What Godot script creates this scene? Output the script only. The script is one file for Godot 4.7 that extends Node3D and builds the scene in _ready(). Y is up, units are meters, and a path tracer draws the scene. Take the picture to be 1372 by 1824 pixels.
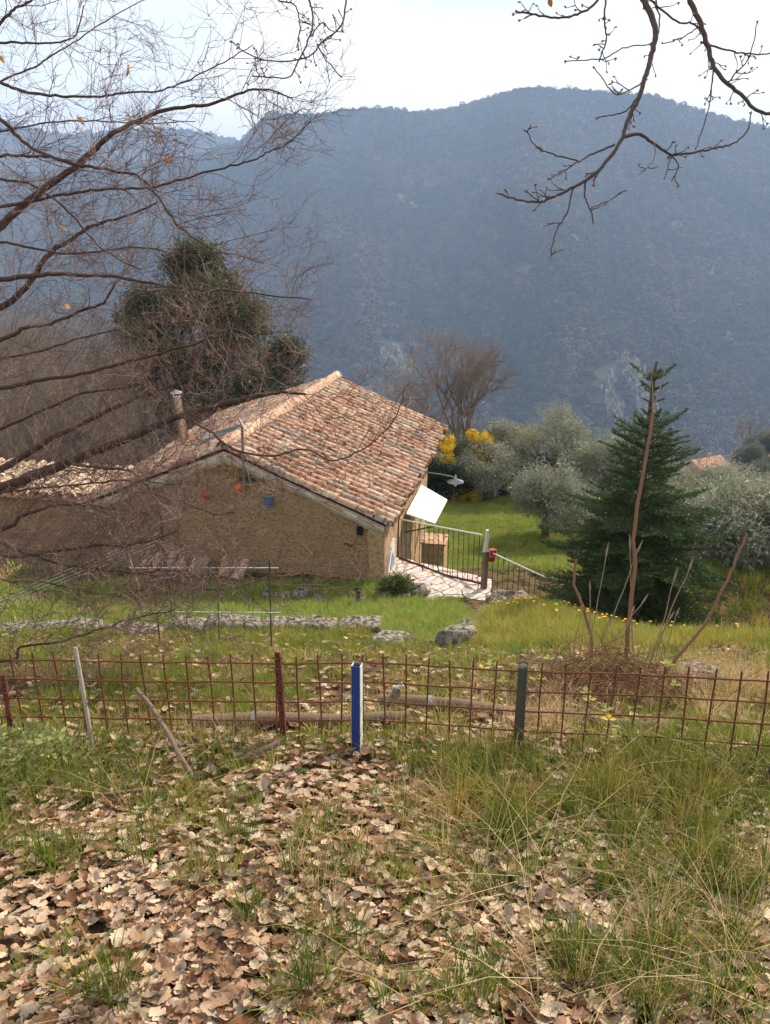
extends Node3D
# A tiled stone cabin below a fenced slope, bare trees around it, and a hazy wooded mountain across the valley.
# Metres, y up. The photographer stands at the origin and looks towards -z.

var rng := RandomNumberGenerator.new()
var M := {}
var noise := FastNoiseLite.new()
var fine := FastNoiseLite.new()

# ------------------------------------------------------------------ mesh builder
class MB:
	var v := PackedVector3Array()
	var n := PackedVector3Array()
	var c := PackedColorArray()
	var idx := PackedInt32Array()
	func tri(a: Vector3, b: Vector3, d: Vector3, col := Color.WHITE) -> void:
		var nn := (d - a).cross(b - a).normalized()
		var k := v.size()
		v.append(a); v.append(b); v.append(d)
		n.append(nn); n.append(nn); n.append(nn)
		c.append(col); c.append(col); c.append(col)
		idx.append(k); idx.append(k + 1); idx.append(k + 2)
	func quad(a: Vector3, b: Vector3, d: Vector3, e: Vector3, col := Color.WHITE) -> void:
		var nn := -(d - a).cross(e - b).normalized()
		var k := v.size()
		v.append(a); v.append(b); v.append(d); v.append(e)
		for i in 4:
			n.append(nn)
			c.append(col)
		idx.append(k); idx.append(k + 1); idx.append(k + 2)
		idx.append(k); idx.append(k + 2); idx.append(k + 3)
	func box(lo: Vector3, hi: Vector3, col := Color.WHITE) -> void:
		hexa([Vector3(lo.x, lo.y, lo.z), Vector3(hi.x, lo.y, lo.z), Vector3(hi.x, lo.y, hi.z), Vector3(lo.x, lo.y, hi.z),
			Vector3(lo.x, hi.y, lo.z), Vector3(hi.x, hi.y, lo.z), Vector3(hi.x, hi.y, hi.z), Vector3(lo.x, hi.y, hi.z)], col)
	func hexa(p: Array, col := Color.WHITE) -> void: # 4 bottom corners, 4 top corners, same order
		quad(p[3], p[2], p[1], p[0], col)
		quad(p[4], p[5], p[6], p[7], col)
		for i in 4:
			var j := (i + 1) % 4
			quad(p[j], p[j + 4], p[i + 4], p[i], col)
	func tube(p: PackedVector3Array, r: PackedFloat32Array, sides: int, col := Color.WHITE, caps := true) -> void:
		var m := p.size()
		if m < 2:
			return
		var side := Vector3.UP
		var first := v.size()
		for i in m:
			var d := (p[mini(i + 1, m - 1)] - p[maxi(i - 1, 0)]).normalized()
			if i == 0:
				side = d.cross(Vector3(0.31, 0.2, 0.93)).normalized()
				if side.length() < 0.1:
					side = d.cross(Vector3.UP).normalized()
			side = (side - d * side.dot(d)).normalized()
			var other := d.cross(side)
			for k in sides:
				var a := TAU * k / sides
				var o := side * cos(a) + other * sin(a)
				v.append(p[i] + o * r[i])
				n.append(o)
				c.append(col)
		for i in m - 1:
			for k in sides:
				var a := first + i * sides + k
				var b := first + i * sides + (k + 1) % sides
				idx.append(a); idx.append(a + sides); idx.append(b)
				idx.append(b); idx.append(a + sides); idx.append(b + sides)
		if caps:
			for e in 2:
				var s := first + e * (m - 1) * sides
				var mid := p[0] if e == 0 else p[m - 1]
				var dd := (p[0] - p[1]).normalized() if e == 0 else (p[m - 1] - p[m - 2]).normalized()
				var k0 := v.size()
				v.append(mid); n.append(dd); c.append(col)
				for k in sides:
					v.append(v[s + k]); n.append(dd); c.append(col)
				for k in sides:
					var x := k0 + 1 + k
					var y := k0 + 1 + (k + 1) % sides
					if e == 0:
						idx.append(k0); idx.append(x); idx.append(y)
					else:
						idx.append(k0); idx.append(y); idx.append(x)
	func rod(a: Vector3, b: Vector3, r0: float, r1: float, sides := 6, col := Color.WHITE) -> void:
		tube(PackedVector3Array([a, b]), PackedFloat32Array([r0, r1]), sides, col)
	func smooth_grid(g: Array, col := Color.WHITE) -> void: # rows of equal length, shared smooth normals
		var first := v.size()
		var w: int = g[0].size()
		var h: int = g.size()
		for j in h:
			for i in w:
				var dx: Vector3 = g[j][mini(i + 1, w - 1)] - g[j][maxi(i - 1, 0)]
				var dy: Vector3 = g[mini(j + 1, h - 1)][i] - g[maxi(j - 1, 0)][i]
				v.append(g[j][i])
				n.append(dx.cross(dy).normalized())
				c.append(col)
		for j in h - 1:
			for i in w - 1:
				var a := first + j * w + i
				idx.append(a); idx.append(a + w); idx.append(a + 1)
				idx.append(a + 1); idx.append(a + w); idx.append(a + w + 1)
	func mesh() -> ArrayMesh:
		var arr := []
		arr.resize(Mesh.ARRAY_MAX)
		arr[Mesh.ARRAY_VERTEX] = v
		arr[Mesh.ARRAY_NORMAL] = n
		arr[Mesh.ARRAY_COLOR] = c
		arr[Mesh.ARRAY_INDEX] = idx
		var am := ArrayMesh.new()
		am.add_surface_from_arrays(Mesh.PRIMITIVE_TRIANGLES, arr)
		return am

# ------------------------------------------------------------------ nodes, names, labels
var taken := {}

func numbered(called: String) -> String:
	taken[called] = taken.get(called, -1) + 1
	return called if taken[called] == 0 else "%s_%03d" % [called, taken[called]]

func tag(o: Node3D, label: String, category: String, group := "") -> Node3D:
	o.set_meta("label", label)
	o.set_meta("category", category)
	if group:
		o.set_meta("group", group)
	return o

func thing(called: String, label: String, category: String, at := Vector3.ZERO, turn := 0.0, group := "") -> Node3D:
	var o := Node3D.new()
	o.name = numbered(called)
	add_child(o)
	o.position = at
	o.rotation.y = turn
	return tag(o, label, category, group)

func part(parent: Node3D, called: String, mesh: Mesh, mat: Material, at := Transform3D.IDENTITY) -> MeshInstance3D:
	var o := MeshInstance3D.new()
	o.name = called if parent != self else numbered(called)
	o.mesh = mesh
	o.material_override = mat
	o.transform = at
	parent.add_child(o, true)
	return o

func structure(called: String, mesh: Mesh, mat: Material) -> MeshInstance3D:
	var o := part(self, called, mesh, mat)
	o.set_meta("kind", "structure")
	return o

func many(parent: Node3D, called: String, mesh: Mesh, mat: Material, where: Array, tint: Array, stuff := true) -> MultiMeshInstance3D:
	var mm := MultiMesh.new()
	mm.transform_format = MultiMesh.TRANSFORM_3D
	mm.use_colors = not tint.is_empty()
	mm.mesh = mesh
	mm.instance_count = where.size()
	for i in where.size():
		mm.set_instance_transform(i, where[i])
		if not tint.is_empty():
			mm.set_instance_color(i, tint[i])
	var o := MultiMeshInstance3D.new()
	o.name = called if parent != self else numbered(called)
	o.multimesh = mm
	o.material_override = mat
	parent.add_child(o, true)
	if stuff:
		o.set_meta("kind", "stuff")
	return o

# ------------------------------------------------------------------ materials
func lin(r: float, g: float, b: float) -> Color:
	return Color(r, g, b).linear_to_srgb()

func ramp(stops: Array) -> Gradient:
	var g := Gradient.new()
	var o := PackedFloat32Array()
	var c := PackedColorArray()
	for s in stops:
		o.append(s[0])
		c.append(s[1])
	g.offsets = o
	g.colors = c
	return g

func noise_tex(freq: float, octaves: int, stops: Array, size := 512, seed_ := 1, kind := FastNoiseLite.TYPE_SIMPLEX_SMOOTH) -> NoiseTexture2D:
	var f := FastNoiseLite.new()
	f.noise_type = kind
	f.frequency = freq
	f.fractal_octaves = octaves
	f.seed = seed_
	var t := NoiseTexture2D.new()
	t.width = size
	t.height = size
	t.seamless = true
	t.noise = f
	if not stops.is_empty():
		t.color_ramp = ramp(stops)
	return t

func plain(color: Color, rough := 0.85, metal := 0.0) -> StandardMaterial3D:
	var m := StandardMaterial3D.new()
	m.albedo_color = color
	m.roughness = rough
	m.metallic = metal
	m.metallic_specular = 0.35
	return m

func textured(color: Color, tex: Texture2D, scale: float, rough := 0.9, bump: Texture2D = null, bump_cm := 0.0) -> StandardMaterial3D:
	var m := plain(color, rough)
	m.albedo_texture = tex
	m.uv1_triplanar = true
	m.uv1_world_triplanar = true
	m.uv1_scale = Vector3.ONE * scale
	if bump:
		m.heightmap_enabled = true
		m.heightmap_texture = bump
		m.heightmap_scale = bump_cm
	return m

func leafy(color: Color, rough := 0.6, through := 0.5) -> StandardMaterial3D:
	var m := plain(color, rough)
	m.vertex_color_use_as_albedo = true
	m.metallic_specular = 0.3
	m.backlight_enabled = true
	m.backlight = Color(through, through, through).linear_to_srgb()
	return m

func make_materials() -> void:
	var W := Color.WHITE
	var spots := noise_tex(0.02, 4, [[0.0, Color(0.34, 0.31, 0.29)], [0.30, Color(0.52, 0.48, 0.46)], [0.43, Color(0.90, 0.88, 0.86)], [0.75, W], [1.0, Color(1, 1, 0.97)]], 512, 3)
	var grain := noise_tex(0.05, 4, [], 512, 5)
	var soft := noise_tex(0.012, 5, [], 512, 6)
	var tones := [[0.52, 0.315, 0.22], [0.57, 0.38, 0.275], [0.47, 0.27, 0.185], [0.60, 0.45, 0.335], [0.39, 0.255, 0.185], [0.50, 0.345, 0.25], [0.63, 0.50, 0.385], [0.34, 0.285, 0.235]]
	for i in tones.size():
		M["tile%d" % i] = textured(lin(tones[i][0], tones[i][1], tones[i][2]), spots, 0.62 + 0.05 * i, 0.9, grain, 0.15)
		M["tile%d" % i].uv1_offset = Vector3(i * 0.37, i * 0.21, i * 0.53)
	M.tile_under = textured(lin(0.50, 0.29, 0.21), spots, 1.7, 0.95)
	M.ridge_tile = textured(lin(0.55, 0.37, 0.27), spots, 0.9, 0.9, grain, 0.4)
	M.pink_mortar = textured(lin(0.55, 0.33, 0.26), soft, 2.0, 0.95, grain, 0.6)
	M.pale_tile = textured(lin(0.56, 0.44, 0.33), spots, 1.1, 0.9, grain, 0.4)
	# weathered render over rubble: tan plaster with darker pits and greyer patches
	var plaster := noise_tex(0.016, 6, [[0.0, Color(0.50, 0.41, 0.32)], [0.24, Color(0.58, 0.49, 0.39)], [0.36, Color(0.66, 0.57, 0.46)], [0.55, Color(0.74, 0.65, 0.54)], [0.74, Color(0.69, 0.62, 0.53)], [1.0, Color(0.85, 0.77, 0.65)]], 1024, 11)
	var pits := noise_tex(0.03, 4, [[0.0, Color(0, 0, 0)], [0.40, Color(0.5, 0.5, 0.5)], [0.55, W], [1.0, W]], 1024, 12)
	M.plaster = textured(lin(0.80, 0.70, 0.63), plaster, 0.8, 0.95, pits, 2.0)
	M.ochre = textured(lin(0.62, 0.42, 0.22), plaster, 0.8, 0.95, pits, 2.0)
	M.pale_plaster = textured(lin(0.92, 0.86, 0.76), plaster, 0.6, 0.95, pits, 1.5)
	M.lime = textured(lin(0.62, 0.58, 0.52), noise_tex(0.01, 5, [[0.0, Color(0.75, 0.72, 0.68)], [0.5, Color(0.92, 0.9, 0.88)], [1.0, W]], 512, 13), 0.9, 0.95, grain, 0.8)
	M.off_white = textured(lin(0.72, 0.71, 0.69), noise_tex(0.02, 4, [[0.0, Color(0.8, 0.8, 0.8)], [1.0, W]], 256, 14), 1.0, 0.9, grain, 0.5)
	M.stone = textured(lin(0.38, 0.355, 0.315), noise_tex(0.02, 6, [[0.0, Color(0.25, 0.24, 0.22)], [0.4, Color(0.5, 0.48, 0.45)], [0.52, Color(0.82, 0.80, 0.78)], [1.0, W]], 512, 15), 1.6, 0.95, grain, 1.5)
	M.flagstone = textured(lin(0.76, 0.69, 0.65), noise_tex(0.012, 5, [[0.0, Color(0.62, 0.58, 0.56)], [0.5, Color(0.88, 0.85, 0.84)], [1.0, W]], 512, 16), 1.1, 0.9, grain, 0.5)
	M.joint = textured(lin(0.42, 0.37, 0.33), soft, 2.0, 0.95)
	M.earth = textured(lin(0.86, 0.80, 0.74), noise_tex(0.01, 6, [[0.0, Color(0.16, 0.12, 0.09)], [0.35, Color(0.28, 0.21, 0.15)], [0.5, Color(0.36, 0.31, 0.19)], [0.62, Color(0.34, 0.35, 0.18)], [0.8, Color(0.42, 0.33, 0.23)], [1.0, Color(0.52, 0.42, 0.31)]], 1024, 17), 0.35, 1.0, grain, 3.0)
	M.forest_floor = textured(lin(0.8, 0.8, 0.8), noise_tex(0.012, 5, [[0.0, Color(0.16, 0.17, 0.13)], [0.5, Color(0.23, 0.23, 0.18)], [1.0, Color(0.31, 0.29, 0.24)]], 512, 18), 0.008, 1.0)
	M.cliff = textured(lin(0.21, 0.205, 0.195), noise_tex(0.02, 6, [[0.0, Color(0.45, 0.43, 0.4)], [0.5, Color(0.8, 0.78, 0.75)], [1.0, W]], 512, 19), 0.03, 1.0)
	var barktex := noise_tex(0.04, 4, [[0.0, Color(0.45, 0.42, 0.40)], [0.5, Color(0.8, 0.78, 0.76)], [1.0, W]], 512, 20)
	M.bark_red = textured(lin(0.15, 0.09, 0.072), barktex, 6.0, 0.85, grain, 0.4)
	M.twig_red = textured(lin(0.30, 0.20, 0.175), barktex, 9.0, 0.6)
	M.bark_oak = textured(lin(0.17, 0.13, 0.11), barktex, 8.0, 0.85, grain, 0.4)
	M.bark_grey = textured(lin(0.22, 0.19, 0.16), barktex, 3.0, 0.9, grain, 0.8)
	M.twig_grey = textured(lin(0.30, 0.255, 0.23), barktex, 4.0, 0.8)
	M.bark_pale = textured(lin(0.36, 0.30, 0.26), barktex, 8.0, 0.85)
	M.stem_red = textured(lin(0.36, 0.18, 0.11), barktex, 12.0, 0.6)
	M.dry = textured(lin(0.52, 0.43, 0.31), barktex, 14.0, 0.8)
	M.cane = textured(lin(0.55, 0.52, 0.46), barktex, 6.0, 0.7)
	M.brush = textured(lin(0.21, 0.105, 0.06), barktex, 9.0, 0.85)
	M.bud = plain(lin(0.24, 0.13, 0.08), 0.7)
	M.rust = textured(lin(0.26, 0.095, 0.05), noise_tex(0.06, 4, [[0.0, Color(0.5, 0.45, 0.42)], [1.0, W]], 256, 21), 5.0, 0.8)
	M.wood_grey = textured(lin(0.34, 0.25, 0.19), barktex, 7.0, 0.9, grain, 0.5)
	M.wood_pale = textured(lin(0.42, 0.35, 0.27), barktex, 9.0, 0.85)
	M.zinc = textured(lin(0.42, 0.42, 0.42), noise_tex(0.03, 4, [[0.0, Color(0.6, 0.6, 0.6)], [1.0, W]], 256, 22), 4.0, 0.45)
	M.zinc.metallic = 0.6
	M.steel = plain(lin(0.62, 0.55, 0.48), 0.28, 1.0)
	M.bright_steel = plain(lin(0.85, 0.86, 0.88), 0.35, 0.7)
	M.enamel = plain(lin(0.62, 0.64, 0.72), 0.25, 0.4)
	M.white_sheet = textured(lin(0.84, 0.84, 0.82), noise_tex(0.01, 5, [[0.0, Color(0.8, 0.79, 0.76)], [0.4, Color(0.95, 0.95, 0.94)], [1.0, W]], 256, 29), 1.2, 0.5)
	M.white_paint = textured(lin(0.78, 0.78, 0.75), noise_tex(0.05, 5, [[0.0, Color(0.42, 0.40, 0.38)], [0.28, Color(0.85, 0.84, 0.82)], [1.0, W]], 256, 23), 6.0, 0.6)
	M.blue_paint = textured(lin(0.016, 0.042, 0.19), noise_tex(0.05, 5, [[0.0, W], [0.78, Color(0.95, 0.95, 0.95)], [0.86, Color(0.55, 0.5, 0.5)], [1.0, Color(0.6, 0.55, 0.5)]], 256, 24), 5.0, 0.5)
	M.iron_red = textured(lin(0.16, 0.05, 0.035), spots, 5.0, 0.7)
	M.iron_dark = textured(lin(0.05, 0.055, 0.05), barktex, 8.0, 0.6)
	M.dark = plain(lin(0.012, 0.012, 0.012), 0.9)
	M.pole_green = textured(lin(0.105, 0.11, 0.095), barktex, 8.0, 0.8)
	M.green_rod = plain(lin(0.42, 0.56, 0.44), 0.45)
	M.rail = plain(lin(0.60, 0.70, 0.58), 0.5)
	M.red_box = plain(lin(0.33, 0.03, 0.022), 0.45)
	M.red_edge = plain(lin(0.62, 0.25, 0.2), 0.5)
	M.orange_enamel = plain(lin(0.62, 0.13, 0.03), 0.4)
	M.red_enamel = plain(lin(0.5, 0.05, 0.035), 0.4)
	M.blue_enamel = plain(lin(0.035, 0.14, 0.32), 0.35)
	M.teal = plain(lin(0.02, 0.24, 0.27), 0.4)
	M.glass = plain(lin(0.10, 0.13, 0.15), 0.08)
	M.bulb = plain(lin(0.75, 0.72, 0.6), 0.25)
	M.wire = plain(lin(0.55, 0.56, 0.55), 0.4, 0.5)
	M.grass = leafy(Color.WHITE, 0.5, 0.7)
	M.litter = leafy(Color.WHITE, 0.7, 0.3)
	M.foliage = leafy(Color.WHITE, 0.5, 0.6)
	M.needle = leafy(Color.WHITE, 0.42, 0.25)
	M.flower = leafy(Color.WHITE, 0.7, 0.3)
	M.far_leaf = plain(Color.WHITE, 0.9)
	M.far_leaf.vertex_color_use_as_albedo = true

# ------------------------------------------------------------------ terrain
const PD := [-30.0, -8.0, -2.0, 0.0, 1.4, 3.0, 4.86, 5.8, 6.7, 8.0, 9.2, 10.0, 10.5, 11.9, 13.0, 16.0, 20.0, 28.0, 34.0, 60.0, 120.0, 400.0, 620.0, 900.0]
const PH := [7.0, 1.3, 0.15, 0.0, -0.19, -0.56, -1.2, -1.6, -1.93, -2.5, -3.0, -3.25, -3.38, -3.45, -4.25, -5.6, -6.6, -7.5, -10.0, -22.0, -50.0, -190.0, -275.0, -300.0]

func interp(x: float, xs: Array, ys: Array) -> float:
	if x <= xs[0]:
		return ys[0]
	for i in xs.size() - 1:
		if x <= xs[i + 1]:
			return lerpf(ys[i], ys[i + 1], (x - xs[i]) / (xs[i + 1] - xs[i]))
	return ys[ys.size() - 1]

func ground(x: float, z: float) -> float:
	var d := -z
	var h := interp(d, PD, PH)
	if d > 5.5 and d < 12.0:
		var cut := 0.62 + 0.19 * (d - 5.8)
		var low := interp(d, [6.0, 7.0, 10.5, 11.5], [-2.0, -2.5, -3.4, -3.45])
		var w := 1.0 - smoothstep(cut - 0.1, cut + 0.06, x)
		w *= smoothstep(6.72, 6.98, d) if x < -0.15 else smoothstep(5.9, 7.6, d)
		w *= (1.0 - smoothstep(11.0, 11.6, d)) * smoothstep(-6.5, -5.5, x)
		h = lerpf(h, minf(h, low), w)
		h += 0.22 * exp(-pow((x - 1.55) / 0.6, 2) - pow((d - 7.9) / 0.9, 2))
		h -= 0.55 * smoothstep(6.2, 8.4, d) * smoothstep(2.0, 3.2, x) * (1.0 - smoothstep(9.5, 11.5, d))
	if d > 60.0:
		h += 33.0 * smoothstep(20.0, 90.0, x) * smoothstep(60.0, 180.0, d) * (1.0 - smoothstep(260.0, 420.0, d))
	if d < 40.0:
		h += 0.05 * noise.get_noise_2d(x * 60.0, z * 60.0)
	return h

func on_ground(x: float, z: float, lift := 0.0) -> Vector3:
	return Vector3(x, ground(x, z) + lift, z)

func build_ground() -> void:
	var zs := []
	var z := 20.0
	while z > -900.0:
		zs.append(z)
		var d := absf(z + 6.0)
		z -= 0.10 if z < 0.5 and z > -13.0 else clampf((d - 5.0) * 0.055, 0.15, 25.0)
	var xs := []
	var x := 0.0
	while x < 900.0:
		xs.append(x)
		x += 0.12 if x < 5.0 else clampf((x - 4.0) * 0.12, 0.14, 40.0)
	var all := []
	for i in range(xs.size() - 1, 0, -1):
		all.append(-xs[i])
	all.append_array(xs)
	var g := []
	for zz in zs:
		var row := []
		for xx in all:
			row.append(on_ground(xx, zz))
		g.append(row)
	var b := MB.new()
	b.smooth_grid(g)
	structure("ground", b.mesh(), M.earth)

# ------------------------------------------------------------------ the mountain across the valley
const RIDGE_A := [-40.0, -30.0, -20.0, -13.0, -9.44, -8.67, -7.54, -4.63, -2.42, 0.15, 1.99, 4.18, 5.99, 7.77, 9.53, 12.0, 14.78, 16.48, 18.54, 20.23, 21.89, 23.89, 28.0, 34.0, 40.0]
const RIDGE_E := [2.6, 3.2, 4.0, 4.9, 5.9, 6.67, 7.6, 7.54, 7.88, 7.96, 7.72, 7.87, 8.33, 8.78, 9.05, 8.82, 8.57, 8.44, 7.79, 7.26, 6.72, 6.26, 5.6, 5.0, 4.5]
const FAR_A := [-45.0, -30.0, -23.8, -22.0, -19.8, -18.4, -15.7, -13.6, -12.2, -10.5, -9.4, -5.0]
const FAR_E := [5.5, 6.9, 6.78, 6.35, 6.13, 6.34, 6.59, 6.62, 6.59, 6.3, 6.0, 5.0]

func slope_point(az: float, t: float) -> Vector3: # main mountain: t runs from the valley (0) to the ridge (1)
	var a := deg_to_rad(az)
	var dr := 1900.0 + 80.0 * noise.get_noise_2d(az * 9.0, 3.0)
	var top := 1.6 + dr * tan(deg_to_rad(interp(az, RIDGE_A, RIDGE_E)))
	var d := lerpf(600.0, dr, t)
	var h := lerpf(-285.0, top, pow(t, 0.92))
	var bend := sin(PI * clampf(t, 0.0, 1.0))
	var gully := noise.get_noise_2d(az * 7.0 + 30.0 * t, t * 28.0) + 0.5 * noise.get_noise_2d(az * 18.0 - 40.0 * t, 200.0 + t * 60.0)
	d += 230.0 * (gully * 0.5 + noise.get_noise_2d(az * 3.2 + 25.0 * t + 90.0, t * 9.0 + 40.0)) * bend
	h -= 150.0 * absf(noise.get_noise_2d(az * 3.4 + 36.0 * t + 11.0, 77.0)) * bend
	return Vector3(sin(a) * d, h, -cos(a) * d)

func far_point(az: float, t: float) -> Vector3:
	var a := deg_to_rad(az)
	var top := 1.6 + 2900.0 * tan(deg_to_rad(interp(az, FAR_A, FAR_E)))
	var d := lerpf(1900.0, 2900.0, t) + 120.0 * noise.get_noise_2d(az * 10.0, t * 40.0 + 500.0) * sin(PI * t)
	return Vector3(sin(a) * d, lerpf(-100.0, top, t), -cos(a) * d)

func crown_mesh(n: int, leaf: float, tall: float, seed_: int) -> ArrayMesh: # a unit-sized far crown of rough leaf masses
	rng.seed = seed_
	var b := MB.new()
	for i in n:
		var th := rng.randf() * TAU
		var u := rng.randf_range(-0.75, 1.0)
		var r := sqrt(1.0 - u * u * 0.9) * rng.randf_range(0.65, 1.05)
		var p := Vector3(cos(th) * r, (u + 0.75) * tall, sin(th) * r)
		var nn := (Vector3(p.x, u, p.z) + Vector3(rng.randf_range(-0.6, 0.6), rng.randf_range(-0.4, 0.8), rng.randf_range(-0.6, 0.6))).normalized()
		var t1 := nn.cross(Vector3(rng.randf() - 0.5, rng.randf() - 0.5, rng.randf() - 0.5)).normalized() * leaf * rng.randf_range(0.6, 1.3)
		var t2 := nn.cross(t1) * rng.randf_range(0.6, 1.1)
		var s := rng.randf_range(0.8, 1.2)
		b.quad(p - t1, p + t2 * 0.7, p + t1, p - t2 * 0.7, Color(s, s, s))
	return b.mesh()

func build_mountain() -> void:
	var b := MB.new()
	var g := []
	for j in 61:
		var row := []
		for i in 161:
			row.append(slope_point(-40.0 + i * 0.5, j / 60.0))
		g.append(row)
	var back := []
	for i in 161:
		var p: Vector3 = g[60][i]
		back.append(Vector3(p.x * 1.3, p.y - 220.0, p.z * 1.3))
	g.append(back)
	b.smooth_grid(g)
	structure("mountain", b.mesh(), M.forest_floor)
	b = MB.new()
	g = []
	for j in 21:
		var row := []
		for i in 81:
			row.append(far_point(-45.0 + i * 0.5, j / 20.0))
		g.append(row)
	back = []
	for i in 81:
		var p: Vector3 = g[20][i]
		back.append(Vector3(p.x * 1.2, p.y - 250.0, p.z * 1.2))
	g.append(back)
	b.smooth_grid(g)
	structure("far_hill", b.mesh(), M.forest_floor)
	# pale limestone crags: [bearing, height on the slope, half width, half height] in degrees and shares of the slope
	var crag_root := thing("rock_outcrop", "pale limestone crags showing through the wooded mountain slope", "rock")
	var crags := []
	for r in [[5.6, 0.70, 0.35, 0.016], [6.8, 0.685, 0.7, 0.014], [7.4, 0.655, 0.4, 0.01], [6.2, 0.65, 0.4, 0.01], [1.1, 0.65, 0.4, 0.014], [1.9, 0.63, 0.5, 0.01], [19.3, 0.69, 0.45, 0.02], [21.3, 0.63, 0.4, 0.015], [0.6, 0.28, 0.9, 0.018], [1.6, 0.265, 0.8, 0.014], [17.4, 0.29, 0.9, 0.03], [18.2, 0.265, 1.0, 0.032], [18.9, 0.235, 1.0, 0.026], [15.8, 0.235, 0.5, 0.03], [16.6, 0.205, 0.8, 0.02], [13.0, 0.5, 0.4, 0.008], [9.5, 0.42, 0.5, 0.008], [-3.0, 0.55, 0.3, 0.01], [23.0, 0.5, 0.4, 0.012]]:
		rng.seed = int(r[0] * 100.0) + 900
		b = MB.new()
		var nx := int(clampf(r[2] * 14.0, 5, 14))
		var ny := int(clampf(r[3] * 520.0, 5, 14))
		for i in nx:
			for j in ny:
				var u := (i + 0.5) / nx * 2.0 - 1.0
				var v := (j + 0.5) / ny * 2.0 - 1.0
				if u * u + v * v > 1.0 or noise.get_noise_2d(i * 34.0 + r[0] * 500.0, j * 22.0) < 0.02:
					continue
				var q := []
				for k in [[0, 0], [0, 1], [1, 1], [1, 0]]:
					var uu: float = (i + k[0]) / float(nx) * 2.0 - 1.0 + rng.randf_range(-0.7, 0.7) / nx
					var vv: float = (j + k[1]) / float(ny) * 2.0 - 1.0 + rng.randf_range(-0.7, 0.7) / ny
					var s := slope_point(r[0] + uu * r[2], r[1] + vv * r[3])
					q.append(s + Vector3(0, rng.randf_range(2.0, 7.0), rng.randf_range(2.0, 7.0)))
				b.quad(q[0], q[1], q[2], q[3])
				crags.append((q[0] + q[2]) * 0.5)
		if b.v.size():
			part(crag_root, "crag", b.mesh(), M.cliff).set_meta("kind", "stuff")
	# the wood
	var kinds := [crown_mesh(60, 0.34, 0.75, 51), crown_mesh(70, 0.30, 0.95, 52), crown_mesh(44, 0.40, 0.65, 53), crown_mesh(60, 0.28, 1.5, 54)]
	var where := [[], [], [], []]
	var tint := [[], [], [], []]
	rng.seed = 77
	for i in 72000:
		var az := rng.randf_range(-31.0, 31.0)
		var t := sqrt(rng.randf_range(0.004, 1.0))
		if i < 2600:
			t = rng.randf_range(0.985, 1.0)
		var p := slope_point(az, t)
		var bare := false
		for k in crags:
			if absf(p.x - k.x) < 6.0 and absf(p.y - k.y) < 7.0 and rng.randf() < 0.35:
				bare = true
				break
		if bare:
			continue
		var patch := noise.get_noise_2d(p.x * 0.45, p.y * 0.7)
		var kind := rng.randi_range(0, 2)
		var s := rng.randf_range(2.6, 6.0) * (1.0 + 0.2 * t)
		if rng.randf() < 0.2:
			s *= 1.4
		if rng.randf() < 0.12:
			kind = 3
			s *= 0.75
		if t > 0.98:
			s *= 0.8
		where[kind].append(Transform3D(Basis(Vector3.UP, rng.randf() * TAU).scaled(Vector3(s, s * rng.randf_range(0.8, 1.3), s)), p + Vector3(0, -s * 0.15, 0)))
		var c := Color(0.032, 0.044, 0.024).lerp(Color(0.085, 0.075, 0.058), clampf(0.40 + patch * 2.2 + 1.2 * noise.get_noise_2d(p.x * 2.2, p.y * 2.6) + rng.randf_range(-0.3, 0.3), 0.0, 1.0))
		tint[kind].append(c * rng.randf_range(0.6, 1.45))
	for i in 6500:
		var p := far_point(rng.randf_range(-34.0, -6.0), sqrt(rng.randf()))
		var s := rng.randf_range(4.0, 8.0)
		where[i % 3].append(Transform3D(Basis(Vector3.UP, rng.randf() * TAU).scaled(Vector3(s, s, s)), p))
		tint[i % 3].append(Color(0.05, 0.058, 0.034) * rng.randf_range(0.8, 1.3))
	for k in 4:
		var o := many(self, "forest", kinds[k], M.far_leaf, where[k], tint[k])
		tag(o, ["dark evergreen wood covering the far mountain", "mixed evergreen wood covering the far mountain", "low scrubby wood covering the far mountain", "narrow pointed trees of the far mountain wood"][k], "forest", "woods on the far mountain")

func boulder(size: Vector3, rings: int, sides: int, rough: float, seed_: int, power := 4.0) -> ArrayMesh:
	var f := FastNoiseLite.new()
	f.seed = seed_
	f.frequency = 0.9
	f.fractal_octaves = 3
	var g := []
	for j in rings + 1:
		var row := []
		var v := PI * j / rings
		for i in sides + 1:
			var u := TAU * (i % sides) / sides
			var p := Vector3(sin(v) * cos(u), cos(v), sin(v) * sin(u))
			# push towards a blocky shape, then roughen
			var k := pow(pow(absf(p.x), power) + pow(absf(p.y), power) + pow(absf(p.z), power), -1.0 / power)
			p *= lerpf(1.0, k, 0.85) * (1.0 + rough * f.get_noise_3dv(p * 1.5))
			row.append(p * size)
		g.append(row)
	var b := MB.new()
	b.smooth_grid(g)
	return b.mesh()

# ------------------------------------------------------------------ the cabin
# Its own axes: origin below the near end of the ridge, x to the sunny side, -z along the ridge.
const HOUSE_AT := Vector3(-2.487, -3.42, -11.677)
const HOUSE_TURN := -0.2005

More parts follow.
